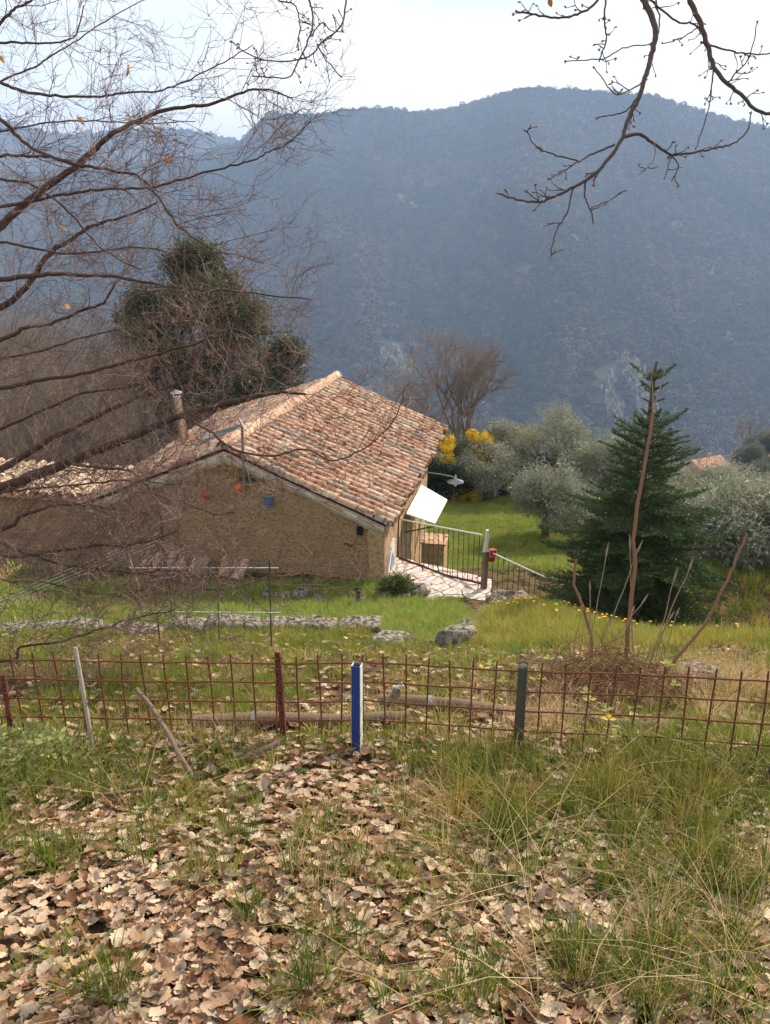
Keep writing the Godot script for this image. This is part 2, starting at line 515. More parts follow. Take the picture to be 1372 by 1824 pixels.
func tile_mesh(length: float, w0: float, w1: float, h: float, seed_: int) -> ArrayMesh: # half-round, narrow end at x=0, wide end at x=length
	rng.seed = seed_
	var b := MB.new()
	var segs := 6
	var outer := []
	var inner := []
	for e in 3:
		var ro := []
		var ri := []
		var t := e / 2.0
		var w := lerpf(w0, w1, t) * 0.5
		var sag := rng.randf_range(-0.004, 0.004)
		for k in segs + 1:
			var a := PI * k / segs
			ro.append(Vector3(t * length, sin(a) * h * (0.85 + 0.15 * t) + sag, -cos(a) * w))
			ri.append(Vector3(t * length, sin(a) * (h - 0.016) * (0.85 + 0.15 * t) + sag - 0.002, -cos(a) * (w - 0.014)))
		outer.append(ro)
		inner.append(ri)
	b.smooth_grid(outer)
	inner.reverse()
	b.smooth_grid(inner)
	inner.reverse()
	for k in segs:
		b.quad(outer[2][k], outer[2][k + 1], inner[2][k + 1], inner[2][k])
		b.quad(outer[0][k + 1], outer[0][k], inner[0][k], inner[0][k + 1])
	return b.mesh()

func left_k(z: float) -> float: # the shady slope is warped: steeper at the near end
	return lerpf(0.42, 0.33, clampf(-z / 6.8, 0.0, 1.0))

func left_w(z: float) -> float:
	return lerpf(2.48, 2.9, clampf(-z / 6.8, 0.0, 1.0))

func roof_y(x: float, z: float) -> float:
	var sag := 0.03 * noise.get_noise_2d(x * 25.0, z * 25.0) - 0.045 * sin(PI * clampf(-z / 6.8, 0.0, 1.0))
	return 2.0 + sag - (0.418 * x if x > 0.0 else -left_k(z) * x)

func build_house() -> void:
	var h := thing("stone_house", "small rendered stone cabin under a lichen-stained clay tile roof", "house", HOUSE_AT, HOUSE_TURN)
	# walls
	var wall := MB.new()
	var g := []
	for j in 41:
		var row := []
		for i in 71:
			var x := lerpf(-2.42, 2.5, i / 70.0)
			var top := roof_y(x, 0.0) - 0.10
			var y := lerpf(-1.1, top, j / 40.0)
			var dz := 0.022 * fine.get_noise_2d(x * 90.0, y * 90.0) + 0.03 * noise.get_noise_2d(x * 70.0, y * 70.0)
			row.append(Vector3(x, y, -0.10 + dz))
		g.append(row)
	wall.smooth_grid(g)
	var gable := part(h, "gable_wall", wall.mesh(), M.plaster)
	gable.set_meta("label", "crumbling tan rendered gable wall")
	wall = MB.new()
	for s in 12: # wall body behind the rough face
		var x0 := lerpf(-2.42, 2.5, s / 12.0)
		var x1 := lerpf(-2.42, 2.5, (s + 1) / 12.0)
		wall.hexa([Vector3(x0, -1.1, -0.45), Vector3(x1, -1.1, -0.45), Vector3(x1, -1.1, -0.14), Vector3(x0, -1.1, -0.14),
			Vector3(x0, roof_y(x0, 0) - 0.1, -0.45), Vector3(x1, roof_y(x1, 0) - 0.1, -0.45), Vector3(x1, roof_y(x1, 0) - 0.1, -0.14), Vector3(x0, roof_y(x0, 0) - 0.1, -0.14)])
	part(h, "wall_core", wall.mesh(), M.plaster)
	wall = MB.new()
	g = []
	for j in 31:
		var row := []
		for i in 51:
			var z := lerpf(-0.09, -4.5, i / 50.0)
			var y := lerpf(-2.2, roof_y(2.5, z) - 0.09, j / 30.0)
			row.append(Vector3(2.5 + 0.02 * fine.get_noise_2d(z * 90.0, y * 90.0) + 0.02 * noise.get_noise_2d(z * 60.0, y * 60.0), y, z))
		g.append(row)
	wall.smooth_grid(g)
	wall.box(Vector3(2.15, -2.2, -4.52), Vector3(2.47, 0.84, -0.14))
	part(h, "side_wall", wall.mesh(), M.pale_plaster).set_meta("label", "sunlit cream rendered side wall")
	wall = MB.new()
	wall.box(Vector3(-2.5, -2.6, -6.7), Vector3(-2.2, 0.85, -0.46))
	part(h, "side_wall", wall.mesh(), M.plaster)
	wall = MB.new()
	wall.box(Vector3(-2.19, -2.6, -4.8), Vector3(2.14, 0.9, -4.5))
	part(h, "back_wall", wall.mesh(), M.plaster)
	wall = MB.new()
	wall.box(Vector3(1.7, -3.2, -6.6), Vector3(1.9, 1.05, -6.4))
	part(h, "porch_post", wall.mesh(), M.wood_grey)
	# pale quoin strip down the near corner
	var quoin := MB.new()
	g = []
	for j in 20:
		var row := []
		var y := lerpf(-0.6, 0.88, j / 19.0)
		for i in 6:
			var x := lerpf(2.26 + 0.05 * noise.get_noise_2d(y * 260.0, 4.0), 2.515, i / 5.0)
			row.append(Vector3(x, y, -0.065 + 0.012 * fine.get_noise_2d(x * 200.0, y * 200.0) - (0.03 if i == 0 else 0.0)))
		g.append(row)
	quoin.smooth_grid(g)
	part(h, "corner_render", quoin.mesh(), M.pale_plaster)
	# lime verge under the tiles with a ragged lower edge
	for side in [-1, 1]:
		var verge := MB.new()
		var rows := [[], [], [], []]
		for i in 61:
			var x: float = side * lerpf(0.0, 2.52 if side > 0 else 2.46, i / 60.0)
			var y := roof_y(x, 0.0) - 0.035
			var ragged := 0.165 + 0.05 * noise.get_noise_2d(x * 120.0, 9.0) + 0.035 * fine.get_noise_2d(x * 260.0, 2.0) + 0.05 * exp(-absf(x) * 2.0)
			var bulge := 0.012 * fine.get_noise_2d(x * 120.0, 33.0)
			rows[0].append(Vector3(x, y, -0.06))
			rows[1].append(Vector3(x, y - 0.02, -0.015 + bulge))
			rows[2].append(Vector3(x, y - ragged * 0.6, -0.030 + bulge))
			rows[3].append(Vector3(x, y - ragged, -0.085))
		if side > 0:
			rows.reverse()
		verge.smooth_grid(rows)
		part(h, "verge_mortar", verge.mesh(), M.lime)
	# ochre patches of bare earth mortar below the verge
	var och := MB.new()
	var fan := []
	for k in 2:
		var row := []
		for i in 15:
			var x := lerpf(-0.75, 0.45, i / 14.0)
			row.append(Vector3(x, roof_y(x, 0.0) - 0.13 if k == 1 else 1.60 + 0.07 * noise.get_noise_2d(x * 160.0, 1.0) - 0.1 * absf(x + 0.1), -0.072))
		fan.append(row)
	och.smooth_grid(fan)
	part(h, "bare_patch", och.mesh(), M.ochre)
	# roof deck
	for side in [0, 1]:
		var deck := MB.new()
		var top := []
		var bot := []
		for j in 9:
			var ra := []
			var rb := []
			var z := lerpf(-0.02, -6.8, j / 8.0)
			for i in 7:
				var x := lerpf(0.0, 2.52 if side == 1 else -left_w(z) + 0.05, i / 6.0)
				ra.append(Vector3(x, roof_y(x, z) - 0.045, z))
				rb.append(Vector3(x, roof_y(x, z) - 0.10, z))
			top.append(ra)
			bot.append(rb)
		deck.smooth_grid(top)
		deck.smooth_grid(bot)
		for i in 6:
			deck.quad(top[0][i], top[0][i + 1], bot[0][i + 1], bot[0][i])
			deck.quad(top[8][i + 1], top[8][i], bot[8][i], bot[8][i + 1])
		for j in 8:
			deck.quad(top[j][6], top[j + 1][6], bot[j + 1][6], bot[j][6])
		part(h, "roof_deck", deck.mesh(), M.tile_under)
	# covering tiles of the sunny slope, one by one; channels and the shady slope joined
	var variants := []
	for k in 4:
		variants.append(tile_mesh(0.42, 0.125, 0.168, 0.085, 300 + k))
	rng.seed = 41
	var pans := []
	var shady := [[], [], [], [], [], [], [], []]
	var cols := 31
	var rows_n := 9
	var pitch := 6.78 / cols
	for i in cols:
		var z := -0.085 - pitch * i
		var push := rng.randf_range(-0.05, 0.05)
		for j in rows_n:
			var s := 2.80 - 0.40 - j * 0.306 + push + rng.randf_range(-0.025, 0.025) # distance of the upper end from the ridge
			s = maxf(s, 0.0)
			var x := s * 0.9226
			var zz := z + rng.randf_range(-0.012, 0.012)
			var y := roof_y(maxf(x, 0.01), zz) + 0.012 + rng.randf_range(0.0, 0.012)
			var bas := Basis(Vector3.UP, rng.randf_range(-0.035, 0.035)) * Basis(Vector3(0, 0, 1), -0.396 + 0.045 + rng.randf_range(-0.015, 0.015)) * Basis(Vector3(1, 0, 0), rng.randf_range(-0.08, 0.08))
			var patch := noise.get_noise_2d(x * 70.0, zz * 70.0)
			var roll := rng.randf() + patch * 0.25
			var which := 0
			if roll < 0.10: which = 7
			elif roll < 0.22: which = 4
			elif roll < 0.40: which = 2
			elif roll < 0.60: which = 0
			elif roll < 0.74: which = 5
			elif roll < 0.86: which = 1
			elif roll < 0.96: which = 3
			else: which = 6
			part(h, "roof_tile", variants[rng.randi() % 4], M["tile%d" % which], Transform3D(bas, Vector3(x, y, zz)))
			if i < cols - 1:
				pans.append(Transform3D(Basis(Vector3(0, 0, 1), -0.396 + 0.04) * Basis(Vector3(1, 0, 0), PI), Vector3(x + 0.03, roof_y(maxf(x, 0.01), zz) + 0.02, z - pitch * 0.5)))
	for i in cols:
		var z := -0.085 - pitch * i
		for j in 10:
			var wl := left_w(z)
			var s := wl - 0.33 - j * 0.306 + rng.randf_range(-0.03, 0.03)
			if s < -0.1:
				continue
			s = maxf(s, 0.02)
			var y := roof_y(-s, z) + 0.012
			var tilt := atan(left_k(z)) - 0.045
			shady[[0, 1, 2, 0, 5, 3, 4, 5, 1, 7, 0, 2][rng.randi() % 12]].append(Transform3D(Basis(Vector3.UP, PI + rng.randf_range(-0.04, 0.04)) * Basis(Vector3(0, 0, 1), -tilt), Vector3(-s, y, z + rng.randf_range(-0.012, 0.012))))
			if i < cols - 1:
				pans.append(Transform3D(Basis(Vector3.UP, PI) * Basis(Vector3(0, 0, 1), -tilt) * Basis(Vector3(1, 0, 0), PI), Vector3(-s - 0.03, roof_y(-s, z) + 0.035, z - pitch * 0.5)))
	many(h, "channel_tiles", variants[0], M.tile_under, pans, [])
	for k in 8:
		if shady[k].size():
			many(h, "roof_tiles", variants[k % 4], M["tile%d" % k], shady[k], [])
	# ridge
	var rt := tile_mesh(0.44, 0.20, 0.25, 0.12, 333)
	for i in 18:
		var z := -0.02 - i * 0.376
		var bas := Basis(Vector3.UP, PI * 0.5 + rng.randf_range(-0.03, 0.03)) * Basis(Vector3(0, 0, 1), 0.04)
		part(h, "ridge_tile", rt, M.ridge_tile if rng.randf() < 0.7 else M.tile3, Transform3D(bas, Vector3(rng.randf_range(-0.015, 0.015), roof_y(0.0, z) + 0.03 + rng.randf_range(0.0, 0.015), z)))
	var mort := MB.new()
	var mg := [[], [], []]
	for i in 70:
		var z := -0.03 - i * 0.0975
		var w := 0.19 + 0.03 * sin(z * TAU / pitch) + 0.02 * fine.get_noise_1d(z * 300.0)
		mg[0].append(Vector3(0.06, roof_y(0.0, z) + 0.085, z))
		mg[1].append(Vector3(0.13, roof_y(0.1, z) + 0.085, z))
		mg[2].append(Vector3(w, roof_y(w, z) + 0.04 + 0.02 * sin(z * TAU / pitch), z))
	mort.smooth_grid(mg)
	part(h, "ridge_mortar", mort.mesh(), M.pink_mortar)
	# skylight standing open on the shady slope, just past the ridge
	var sky := Node3D.new()
	sky.name = "skylight"
	h.add_child(sky)
	sky.position = Vector3(-0.62, roof_y(-0.62, -1.75) + 0.12, -1.75)
	var b := MB.new()
	for s in [-1, 1]:
		b.box(Vector3(-0.42, -0.03, s * 0.32 - 0.025), Vector3(0.42, 0.03, s * 0.32 + 0.025))
	b.box(Vector3(-0.42, -0.03, -0.295), Vector3(-0.37, 0.03, 0.295))
	b.box(Vector3(0.37, -0.03, -0.295), Vector3(0.42, 0.03, 0.295))
	var fr := part(sky, "frame", b.mesh(), M.zinc)
	fr.rotation.z = 0.30
	b = MB.new()
	b.box(Vector3(-0.37, 0.0, -0.295), Vector3(0.37, 0.012, 0.295))
	var pane := part(sky, "pane", b.mesh(), M.glass)
	pane.rotation.z = 0.30
	b = MB.new()
	b.rod(Vector3(0.74, 0.02, 0.75), Vector3(0.38, 0.33, 0.42), 0.028, 0.022, 5)
	part(sky, "stay_bar", b.mesh(), M.zinc)
	# flue
	var fl := Node3D.new()
	fl.name = "flue_pipe"
	h.add_child(fl)
	fl.position = Vector3(-2.15, roof_y(-2.15, -3.2) + 0.05, -3.2)
	b = MB.new()
	b.rod(Vector3.ZERO, Vector3(-0.10, 0.96, 0), 0.075, 0.072, 14)
	part(fl, "pipe", b.mesh(), M.steel)
	b = MB.new()
	b.rod(Vector3(-0.058, 0.5, 0), Vector3(-0.062, 0.53, 0), 0.08, 0.08, 14)
	part(fl, "collar", b.mesh(), M.steel)
	b = MB.new()
	b.tube(PackedVector3Array([Vector3(-0.112, 1.02, 0), Vector3(-0.113, 1.04, 0), Vector3(-0.115, 1.08, 0)]), PackedFloat32Array([0.115, 0.118, 0.02]), 18)
	b.rod(Vector3(-0.172, 0.93, 0), Vector3(-0.172, 1.03, 0), 0.006, 0.006, 4)
	b.rod(Vector3(-0.040, 0.93, 0), Vector3(-0.040, 1.03, 0), 0.006, 0.006, 4)
	part(fl, "cowl", b.mesh(), M.bright_steel)
	# vent hole and little iron hook near the corner
	b = MB.new()
	b.box(Vector3(2.085, 0.75, -0.10), Vector3(2.175, 0.88, -0.052))
	part(h, "vent", b.mesh(), M.dark)
	b = MB.new()
	b.tube(PackedVector3Array([Vector3(1.88, 0.58, -0.07), Vector3(1.92, 0.61, -0.03), Vector3(1.99, 0.57, -0.02), Vector3(2.06, 0.61, -0.03), Vector3(2.1, 0.58, -0.07)]), PackedFloat32Array([0.012, 0.012, 0.012, 0.012, 0.012]), 6)
	part(h, "hook", b.mesh(), M.iron_dark)
	# off-white quarter-round patch low on the side wall with a faded blue lozenge on it
	b = MB.new()
	var edge := []
	for k in 13:
		var a := PI * 0.5 * k / 12.0
		edge.append(Vector3(2.535, -0.35 + 0.78 * sin(a), -0.86 + 0.70 * cos(a)))
	for k in 12:
		b.tri(Vector3(2.535, -0.35, -0.86), edge[k], edge[k + 1])
		b.quad(edge[k], edge[k + 1], edge[k + 1] - Vector3(0.04, 0, 0), edge[k] - Vector3(0.04, 0, 0))
	part(h, "pale_patch", b.mesh(), M.off_white)
	b = MB.new()
	b.quad(Vector3(2.543, 0.28, -0.60), Vector3(2.543, 0.10, -0.78), Vector3(2.543, -0.16, -0.60), Vector3(2.543, 0.08, -0.44))
	part(h, "painted_lozenge", b.mesh(), plain(lin(0.22, 0.26, 0.38), 0.8))
	# creeper stem on the side wall
	b = MB.new()
	b.tube(PackedVector3Array([Vector3(2.54, -0.1, -1.05), Vector3(2.55, 0.3, -1.02), Vector3(2.54, 0.6, -1.1), Vector3(2.55, 0.8, -1.06)]), PackedFloat32Array([0.02, 0.016, 0.012, 0.006]), 5)
	part(h, "creeper_stem", b.mesh(), M.bark_red)
	# --- fittings that can be lifted away
	var aw := thing("awning", "plain white flat sheet awning sticking out below the tiled eave", "awning", house_point(Vector3(2.56, 0.53, -2.6)), HOUSE_TURN)
	b = MB.new()
	b.hexa([Vector3(0, 0.02, -0.82), Vector3(0.50, -0.26, -0.86), Vector3(0.50, -0.14, 0.84), Vector3(0, 0.01, 0.86),
		Vector3(0, 0.045, -0.82), Vector3(0.50, -0.235, -0.86), Vector3(0.50, -0.115, 0.84), Vector3(0, 0.035, 0.86)])
	part(aw, "sheet", b.mesh(), M.white_sheet)
	for s in [-0.8, 0.85]:
		b = MB.new()
		b.rod(Vector3(-0.03, -0.32, s), Vector3(0.5, -0.24 if s < 0 else -0.17, s), 0.012, 0.012, 5)
		part(aw, "bracket", b.mesh(), M.iron_dark)
	var lamp := thing("wall_lamp", "round enamel dish lamp on a long thin arm fixed to the cabin wall", "lamp", house_point(Vector3(2.5, 0.50, -4.46)), HOUSE_TURN)
	b = MB.new()
	b.tube(PackedVector3Array([Vector3(-0.04, 0.03, 0), Vector3(0.3, 0.0, 0), Vector3(0.62, -0.05, 0)]), PackedFloat32Array([0.012, 0.011, 0.010]), 6)
	part(lamp, "arm", b.mesh(), M.zinc)
	b = MB.new()
	b.tube(PackedVector3Array([Vector3(0.6, 0.02, 0), Vector3(0.6, -0.04, 0), Vector3(0.6, -0.08, 0), Vector3(0.6, -0.13, 0), Vector3(0.6, -0.145, 0)]), PackedFloat32Array([0.01, 0.02, 0.035, 0.165, 0.172]), 24, Color.WHITE, false)
	part(lamp, "shade", b.mesh(), M.enamel)
	b = MB.new()
	b.tube(PackedVector3Array([Vector3(0.6, -0.12, 0), Vector3(0.6, -0.16, 0), Vector3(0.6, -0.21, 0), Vector3(0.6, -0.24, 0)]), PackedFloat32Array([0.018, 0.035, 0.035, 0.01]), 12)
	part(lamp, "bulb", b.mesh(), M.bulb)
	var mast := thing("antenna_mast", "thin grey metal mast clamped to the gable peak", "mast", house_point(Vector3(0.31, 1.25, -0.02)), HOUSE_TURN)
	b = MB.new()
	b.rod(Vector3(0, 0, 0), Vector3(0.03, 1.14, 0.0), 0.022, 0.022, 8)
	part(mast, "pole", b.mesh(), M.zinc)
	b = MB.new()
	b.box(Vector3(-0.08, 0.26, -0.06), Vector3(0.3, 0.30, -0.025))
	part(mast, "bracket", b.mesh(), M.iron_dark)
	# enamel ornaments
	for o in [["orange", Vector3(0.22, 1.39, -0.045), 0.075, M.orange_enamel, "orange scalloped sun disc hung on the gable wall"], ["red", Vector3(-0.33, 1.22, -0.045), 0.058, M.red_enamel, "red scalloped disc hung on the gable wall"]]:
		var d := thing("wall_ornament", o[4], "ornament", house_point(o[1]), HOUSE_TURN, "ornaments on the gable wall")
		b = MB.new()
		var prev := Vector3.ZERO
		for k in 49:
			var a := TAU * k / 48.0
			var r: float = o[2] * (1.0 + 0.14 * cos(a * 12.0))
			var p := Vector3(cos(a) * r, sin(a) * r, 0.0)
			if k > 0:
				b.tri(Vector3(0, 0, 0.02), p, prev)
				b.quad(prev, p, p - Vector3(0, 0, 0.015), prev - Vector3(0, 0, 0.015))
			prev = p
		part(d, "disc", b.mesh(), o[3])
		b = MB.new()
		b.tube(PackedVector3Array([Vector3(0, 0, 0.012), Vector3(0, 0, 0.03), Vector3(0, 0, 0.036)]), PackedFloat32Array([o[2] * 0.42, o[2] * 0.36, o[2] * 0.1]), 14)
		part(d, "boss", b.mesh(), plain(lin(0.75, 0.24, 0.08), 0.4) if o[0] == "orange" else M.red_enamel)
	var liz := thing("wall_ornament", "blue metal lizard shaped ornament hung on the gable wall", "ornament", house_point(Vector3(0.69, 1.20, -0.04)), HOUSE_TURN, "ornaments on the gable wall")
	b = MB.new()
	b.tube(PackedVector3Array([Vector3(-0.02, 0.10, 0), Vector3(0.0, 0.07, 0), Vector3(0.02, 0.02, 0), Vector3(0.0, -0.04, 0), Vector3(-0.01, -0.10, 0), Vector3(0.03, -0.15, 0)]), PackedFloat32Array([0.015, 0.034, 0.03, 0.03, 0.014, 0.004]), 8)
	part(liz, "body", b.mesh(), M.blue_enamel)
	for s in [-1, 1]:
		for y in [0.04, -0.05]:
			b = MB.new()
			b.tube(PackedVector3Array([Vector3(0.01, y, 0), Vector3(s * 0.06, y + 0.01, 0), Vector3(s * 0.075, y + 0.045, 0), Vector3(s * 0.10, y + 0.05, 0)]), PackedFloat32Array([0.014, 0.012, 0.01, 0.012]), 5)
			part(liz, "leg", b.mesh(), M.blue_enamel)
	var shoe := thing("iron_hoop", "dark bent iron hoop leaning on the foot of the gable wall", "hoop", house_point(Vector3(-0.27, -0.07, 0.0)), HOUSE_TURN)
	b = MB.new()
	var hp := PackedVector3Array()
	var hr := PackedFloat32Array()
	for k in 11:
		var a := PI * k / 10.0
		hp.append(Vector3(cos(a) * 0.12, sin(a) * 0.12 + 0.08, -0.03))
		hr.append(0.014)
	hp.insert(0, Vector3(0.12, -0.25, 0.0))
	hr.insert(0, 0.014)
	hp.append(Vector3(-0.12, -0.25, 0.0))
	hr.append(0.014)
	b.tube(hp, hr, 6)
	part(shoe, "bar", b.mesh(), M.iron_dark)

func house_point(l: Vector3) -> Vector3:
	return HOUSE_AT + Basis(Vector3.UP, HOUSE_TURN) * l

func build_annex() -> void:
	var h := thing("outbuilding", "low stone shed with a pale tiled lean-to roof beside the cabin", "shed", house_point(Vector3(-4.25, 0, -0.75)), HOUSE_TURN)
	var b := MB.new()
	var g := []
	for j in 25:
		var row := []
		for i in 41:
			var x := lerpf(-2.2, 1.72, i / 40.0)
			var y := lerpf(-1.3, 0.78, j / 24.0)
			row.append(Vector3(x, y, 0.03 * noise.get_noise_2d(x * 90.0, y * 90.0) + 0.02 * fine.get_noise_2d(x * 80.0, y * 80.0)))
		g.append(row)
	b.smooth_grid(g)
	b.box(Vector3(-2.2, -1.3, -0.95), Vector3(1.72, 0.76, -0.05))
	part(h, "wall", b.mesh(), M.plaster)
	b = MB.new()
	b.hexa([Vector3(-2.3, 0.77, 0.15), Vector3(-2.3, 0.93, -1.0), Vector3(1.72, 0.93, -1.0), Vector3(1.72, 0.77, 0.15), Vector3(-2.3, 0.82, 0.15), Vector3(-2.3, 0.98, -1.0), Vector3(1.72, 0.98, -1.0), Vector3(1.72, 0.82, 0.15)])
	part(h, "roof", b.mesh(), M.tile_under)
	var tm := tile_mesh(0.40, 0.135, 0.19, 0.07, 350)
	rng.seed = 19
	for i in 18:
		for j in 4:
			var z := -1.17 + j * 0.31 + rng.randf_range(-0.03, 0.03)
			var x := -2.2 + i * 0.222
			var y := 0.85 + (0.15 - z) * 0.139
			var bas := Basis(Vector3.UP, -PI * 0.5 + rng.randf_range(-0.05, 0.05)) * Basis(Vector3(0, 0, 1), -0.10 + rng.randf_range(-0.02, 0.02))
			part(h, "roof_tile", tm, [M.pale_tile, M.pale_tile, M.tile3, M.tile6, M.tile5][rng.randi() % 5], Transform3D(bas, Vector3(x, y, z)))

func clip_poly(poly: Array, p: Vector2, nrm: Vector2) -> Array:
	var out := []
	for i in poly.size():
		var a: Vector2 = poly[i]
		var c: Vector2 = poly[(i + 1) % poly.size()]
		var da := (a - p).dot(nrm)
		var dc := (c - p).dot(nrm)
		if da <= 0.0:
			out.append(a)
		if (da < 0.0 and dc > 0.0) or (da > 0.0 and dc < 0.0):
			out.append(a.lerp(c, da / (da - dc)))
	return out

func build_patio() -> void:
	var outline := [Vector2(2.52, 0.05), Vector2(2.52, -1.05), Vector2(4.15, -0.42), Vector2(4.2, 0.62), Vector2(3.0, 0.58)]
	var b := MB.new()
	var deep := Vector3(0, -0.5, 0)
	var at := Transform3D(Basis(Vector3.UP, HOUSE_TURN), HOUSE_AT + Vector3(0, 0.03, 0))
	for i in outline.size():
		var p := Vector3(outline[i].x, -0.02, outline[i].y)
		var q := Vector3(outline[(i + 1) % 5].x, -0.02, outline[(i + 1) % 5].y)
		b.tri(Vector3(3.3, -0.02, 0.0), q, p)
		b.quad(p, q, q + deep, p + deep)
	var base := structure("patio", b.mesh(), M.joint)
	base.transform = at
	rng.seed = 23
	var seeds := []
	for i in 9:
		for j in 9:
			seeds.append(Vector2(2.45 + i * 0.225 + rng.randf_range(-0.1, 0.1), -1.1 + j * 0.215 + rng.randf_range(-0.1, 0.1)))
	for s in seeds:
		var poly := outline.duplicate()
		for t in seeds:
			if t != s and s.distance_to(t) < 0.75:
				var n: Vector2 = (t - s).normalized()
				poly = clip_poly(poly, (s + t) * 0.5 - n * 0.006, n)
				if poly.size() < 3:
					break
		if poly.size() < 3:
			continue
		var area := 0.0
		for i in poly.size():
			area += poly[i].cross(poly[(i + 1) % poly.size()])
		if absf(area) < 0.012:
			continue
		var mid := Vector2.ZERO
		for p in poly:
			mid += p / poly.size()
		b = MB.new()
		var y := rng.randf_range(0.0, 0.012)
		var tilt := Vector2(rng.randf_range(-0.02, 0.02), rng.randf_range(-0.02, 0.02))
		for i in poly.size():
			var p: Vector2 = poly[i] - mid
			var q: Vector2 = poly[(i + 1) % poly.size()] - mid
			if area > 0.0:
				var w := p
				p = q
				q = w
			var p3 := Vector3(p.x, y - 0.03, p.y)
			var q3 := Vector3(q.x, y - 0.03, q.y)
			var pt := Vector3(p.x * 0.95, y + p.dot(tilt), p.y * 0.95)
			var qt := Vector3(q.x * 0.95, y + q.dot(tilt), q.y * 0.95)
			b.tri(Vector3(0, y + 0.003, 0), pt, qt)
			b.quad(pt, p3, q3, qt)
		part(base, "flagstone", b.mesh(), M.flagstone, Transform3D(Basis.IDENTITY, Vector3(mid.x, 0.0, mid.y)))

# ------------------------------------------------------------------ plants
func curve(pts: Array, per := 4, wobble := 0.0) -> PackedVector3Array: # a smooth line through the points
	var out := PackedVector3Array()
	var n := pts.size()
	for i in n - 1:
		var a: Vector3 = pts[maxi(i - 1, 0)]
		var b: Vector3 = pts[i]
		var c: Vector3 = pts[i + 1]
		var d: Vector3 = pts[mini(i + 2, n - 1)]
		for k in per:
			var p := b.cubic_interpolate(c, a, d, float(k) / per)
			if wobble > 0.0 and not (i == 0 and k == 0):
				p += Vector3(rng.randf_range(-1, 1), rng.randf_range(-1, 1), rng.randf_range(-1, 1)) * wobble
			out.append(p)
	out.append(pts[n - 1])
	return out

func radii(n: int, r0: float, r1: float, power := 1.0) -> PackedFloat32Array:
	var r := PackedFloat32Array()
	for i in n:
		r.append(lerpf(r0, r1, pow(float(i) / (n - 1), power)))
	return r

func any_dir() -> Vector3:
	return Vector3(rng.randfn(), rng.randfn(), rng.randfn()).normalized()

func twig(b: MB, p: Vector3, d: Vector3, length: float, r: float, segs: int, sides: int, lift: float, crook: float) -> PackedVector3Array:
	var pts := PackedVector3Array([p])
	var dir := d.normalized()
	for i in segs:
		dir = (dir + any_dir() * crook + Vector3.UP * lift).normalized()
		p += dir * length / segs
		pts.append(p)
	b.tube(pts, radii(pts.size(), r, r * 0.45), sides, Color.WHITE, false)
	return pts

func spread(d: Vector3, angle: float) -> Vector3: # a direction at that angle from d, any way round
	var s := d.cross(any_dir()).normalized()
	return (d * cos(angle) + s * sin(angle)).normalized()

func fork(b: MB, pts: PackedVector3Array, r: float, level: int, per_m: float, length: float, lift: float, crook: float, ends: Array) -> void:
	var whole := 0.0
	for i in pts.size() - 1:
		whole += pts[i].distance_to(pts[i + 1])
	var count := int(whole * per_m + rng.randf())
	for k in count:
		var t := rng.randf_range(0.12, 1.0) * (pts.size() - 1)
		var i := mini(int(t), pts.size() - 2)
		var p := pts[i].lerp(pts[i + 1], t - i)
		var d := spread((pts[i + 1] - pts[i]).normalized(), rng.randf_range(0.5, 1.15))
		var l := length * rng.randf_range(0.45, 1.2)
		var rr := maxf(r * 0.68, 0.0019)
		var q := twig(b, p, d, l, rr, 4 if level > 0 else 3, 3, lift, crook)
		if level > 0:
			fork(b, q, rr, level - 1, per_m * 1.7, length * 0.5, lift, crook * 1.1, ends)
		else:
			ends.append(q[q.size() - 1])

func oak_leaf(curl: float, seed_: int) -> ArrayMesh: # round-lobed leaf, one unit long, lying along x
	rng.seed = seed_
	var b := MB.new()
	var rows := []
	var n := 16
	var lobes := rng.randf_range(3.6, 4.6)
	var twist := rng.randf_range(-0.5, 0.5)
	for i in n + 1:
		var t := float(i) / n
		var w := 0.33 * pow(sin(PI * clampf(pow(t, 0.85) * 0.97, 0.0, 1.0)), 0.75) * (0.55 + 0.45 * smoothstep(0.1, 0.6, t))
		w *= 0.60 + 0.42 * absf(sin(t * PI * lobes + 0.4))
		if t < 0.13:
			w = 0.010
		elif t > 0.97:
			w = 0.05
		var x := t - 0.5
		var bow := curl * (x * x) * 1.3 + 0.02 * sin(t * 9.0 + seed_)
		var up := curl * 0.75 + 0.14
		var wl := w * rng.randf_range(0.85, 1.12)
		var wr := w * rng.randf_range(0.85, 1.12)
		var tw := twist * x
		rows.append([Vector3(x + 0.02, bow + wl * (up * 0.9 + tw) + rng.randf_range(-0.02, 0.03), -wl), Vector3(x + 0.01, bow + wl * 0.30 * (up + tw) + 0.012, -wl * 0.5), Vector3(x, bow, 0), Vector3(x + 0.01, bow + wr * 0.30 * (up - tw) + 0.012, wr * 0.5), Vector3(x + 0.02, bow + wr * (up * 0.8 - tw) + rng.randf_range(-0.02, 0.03), wr)])
	b.smooth_grid(rows)
	return b.mesh()

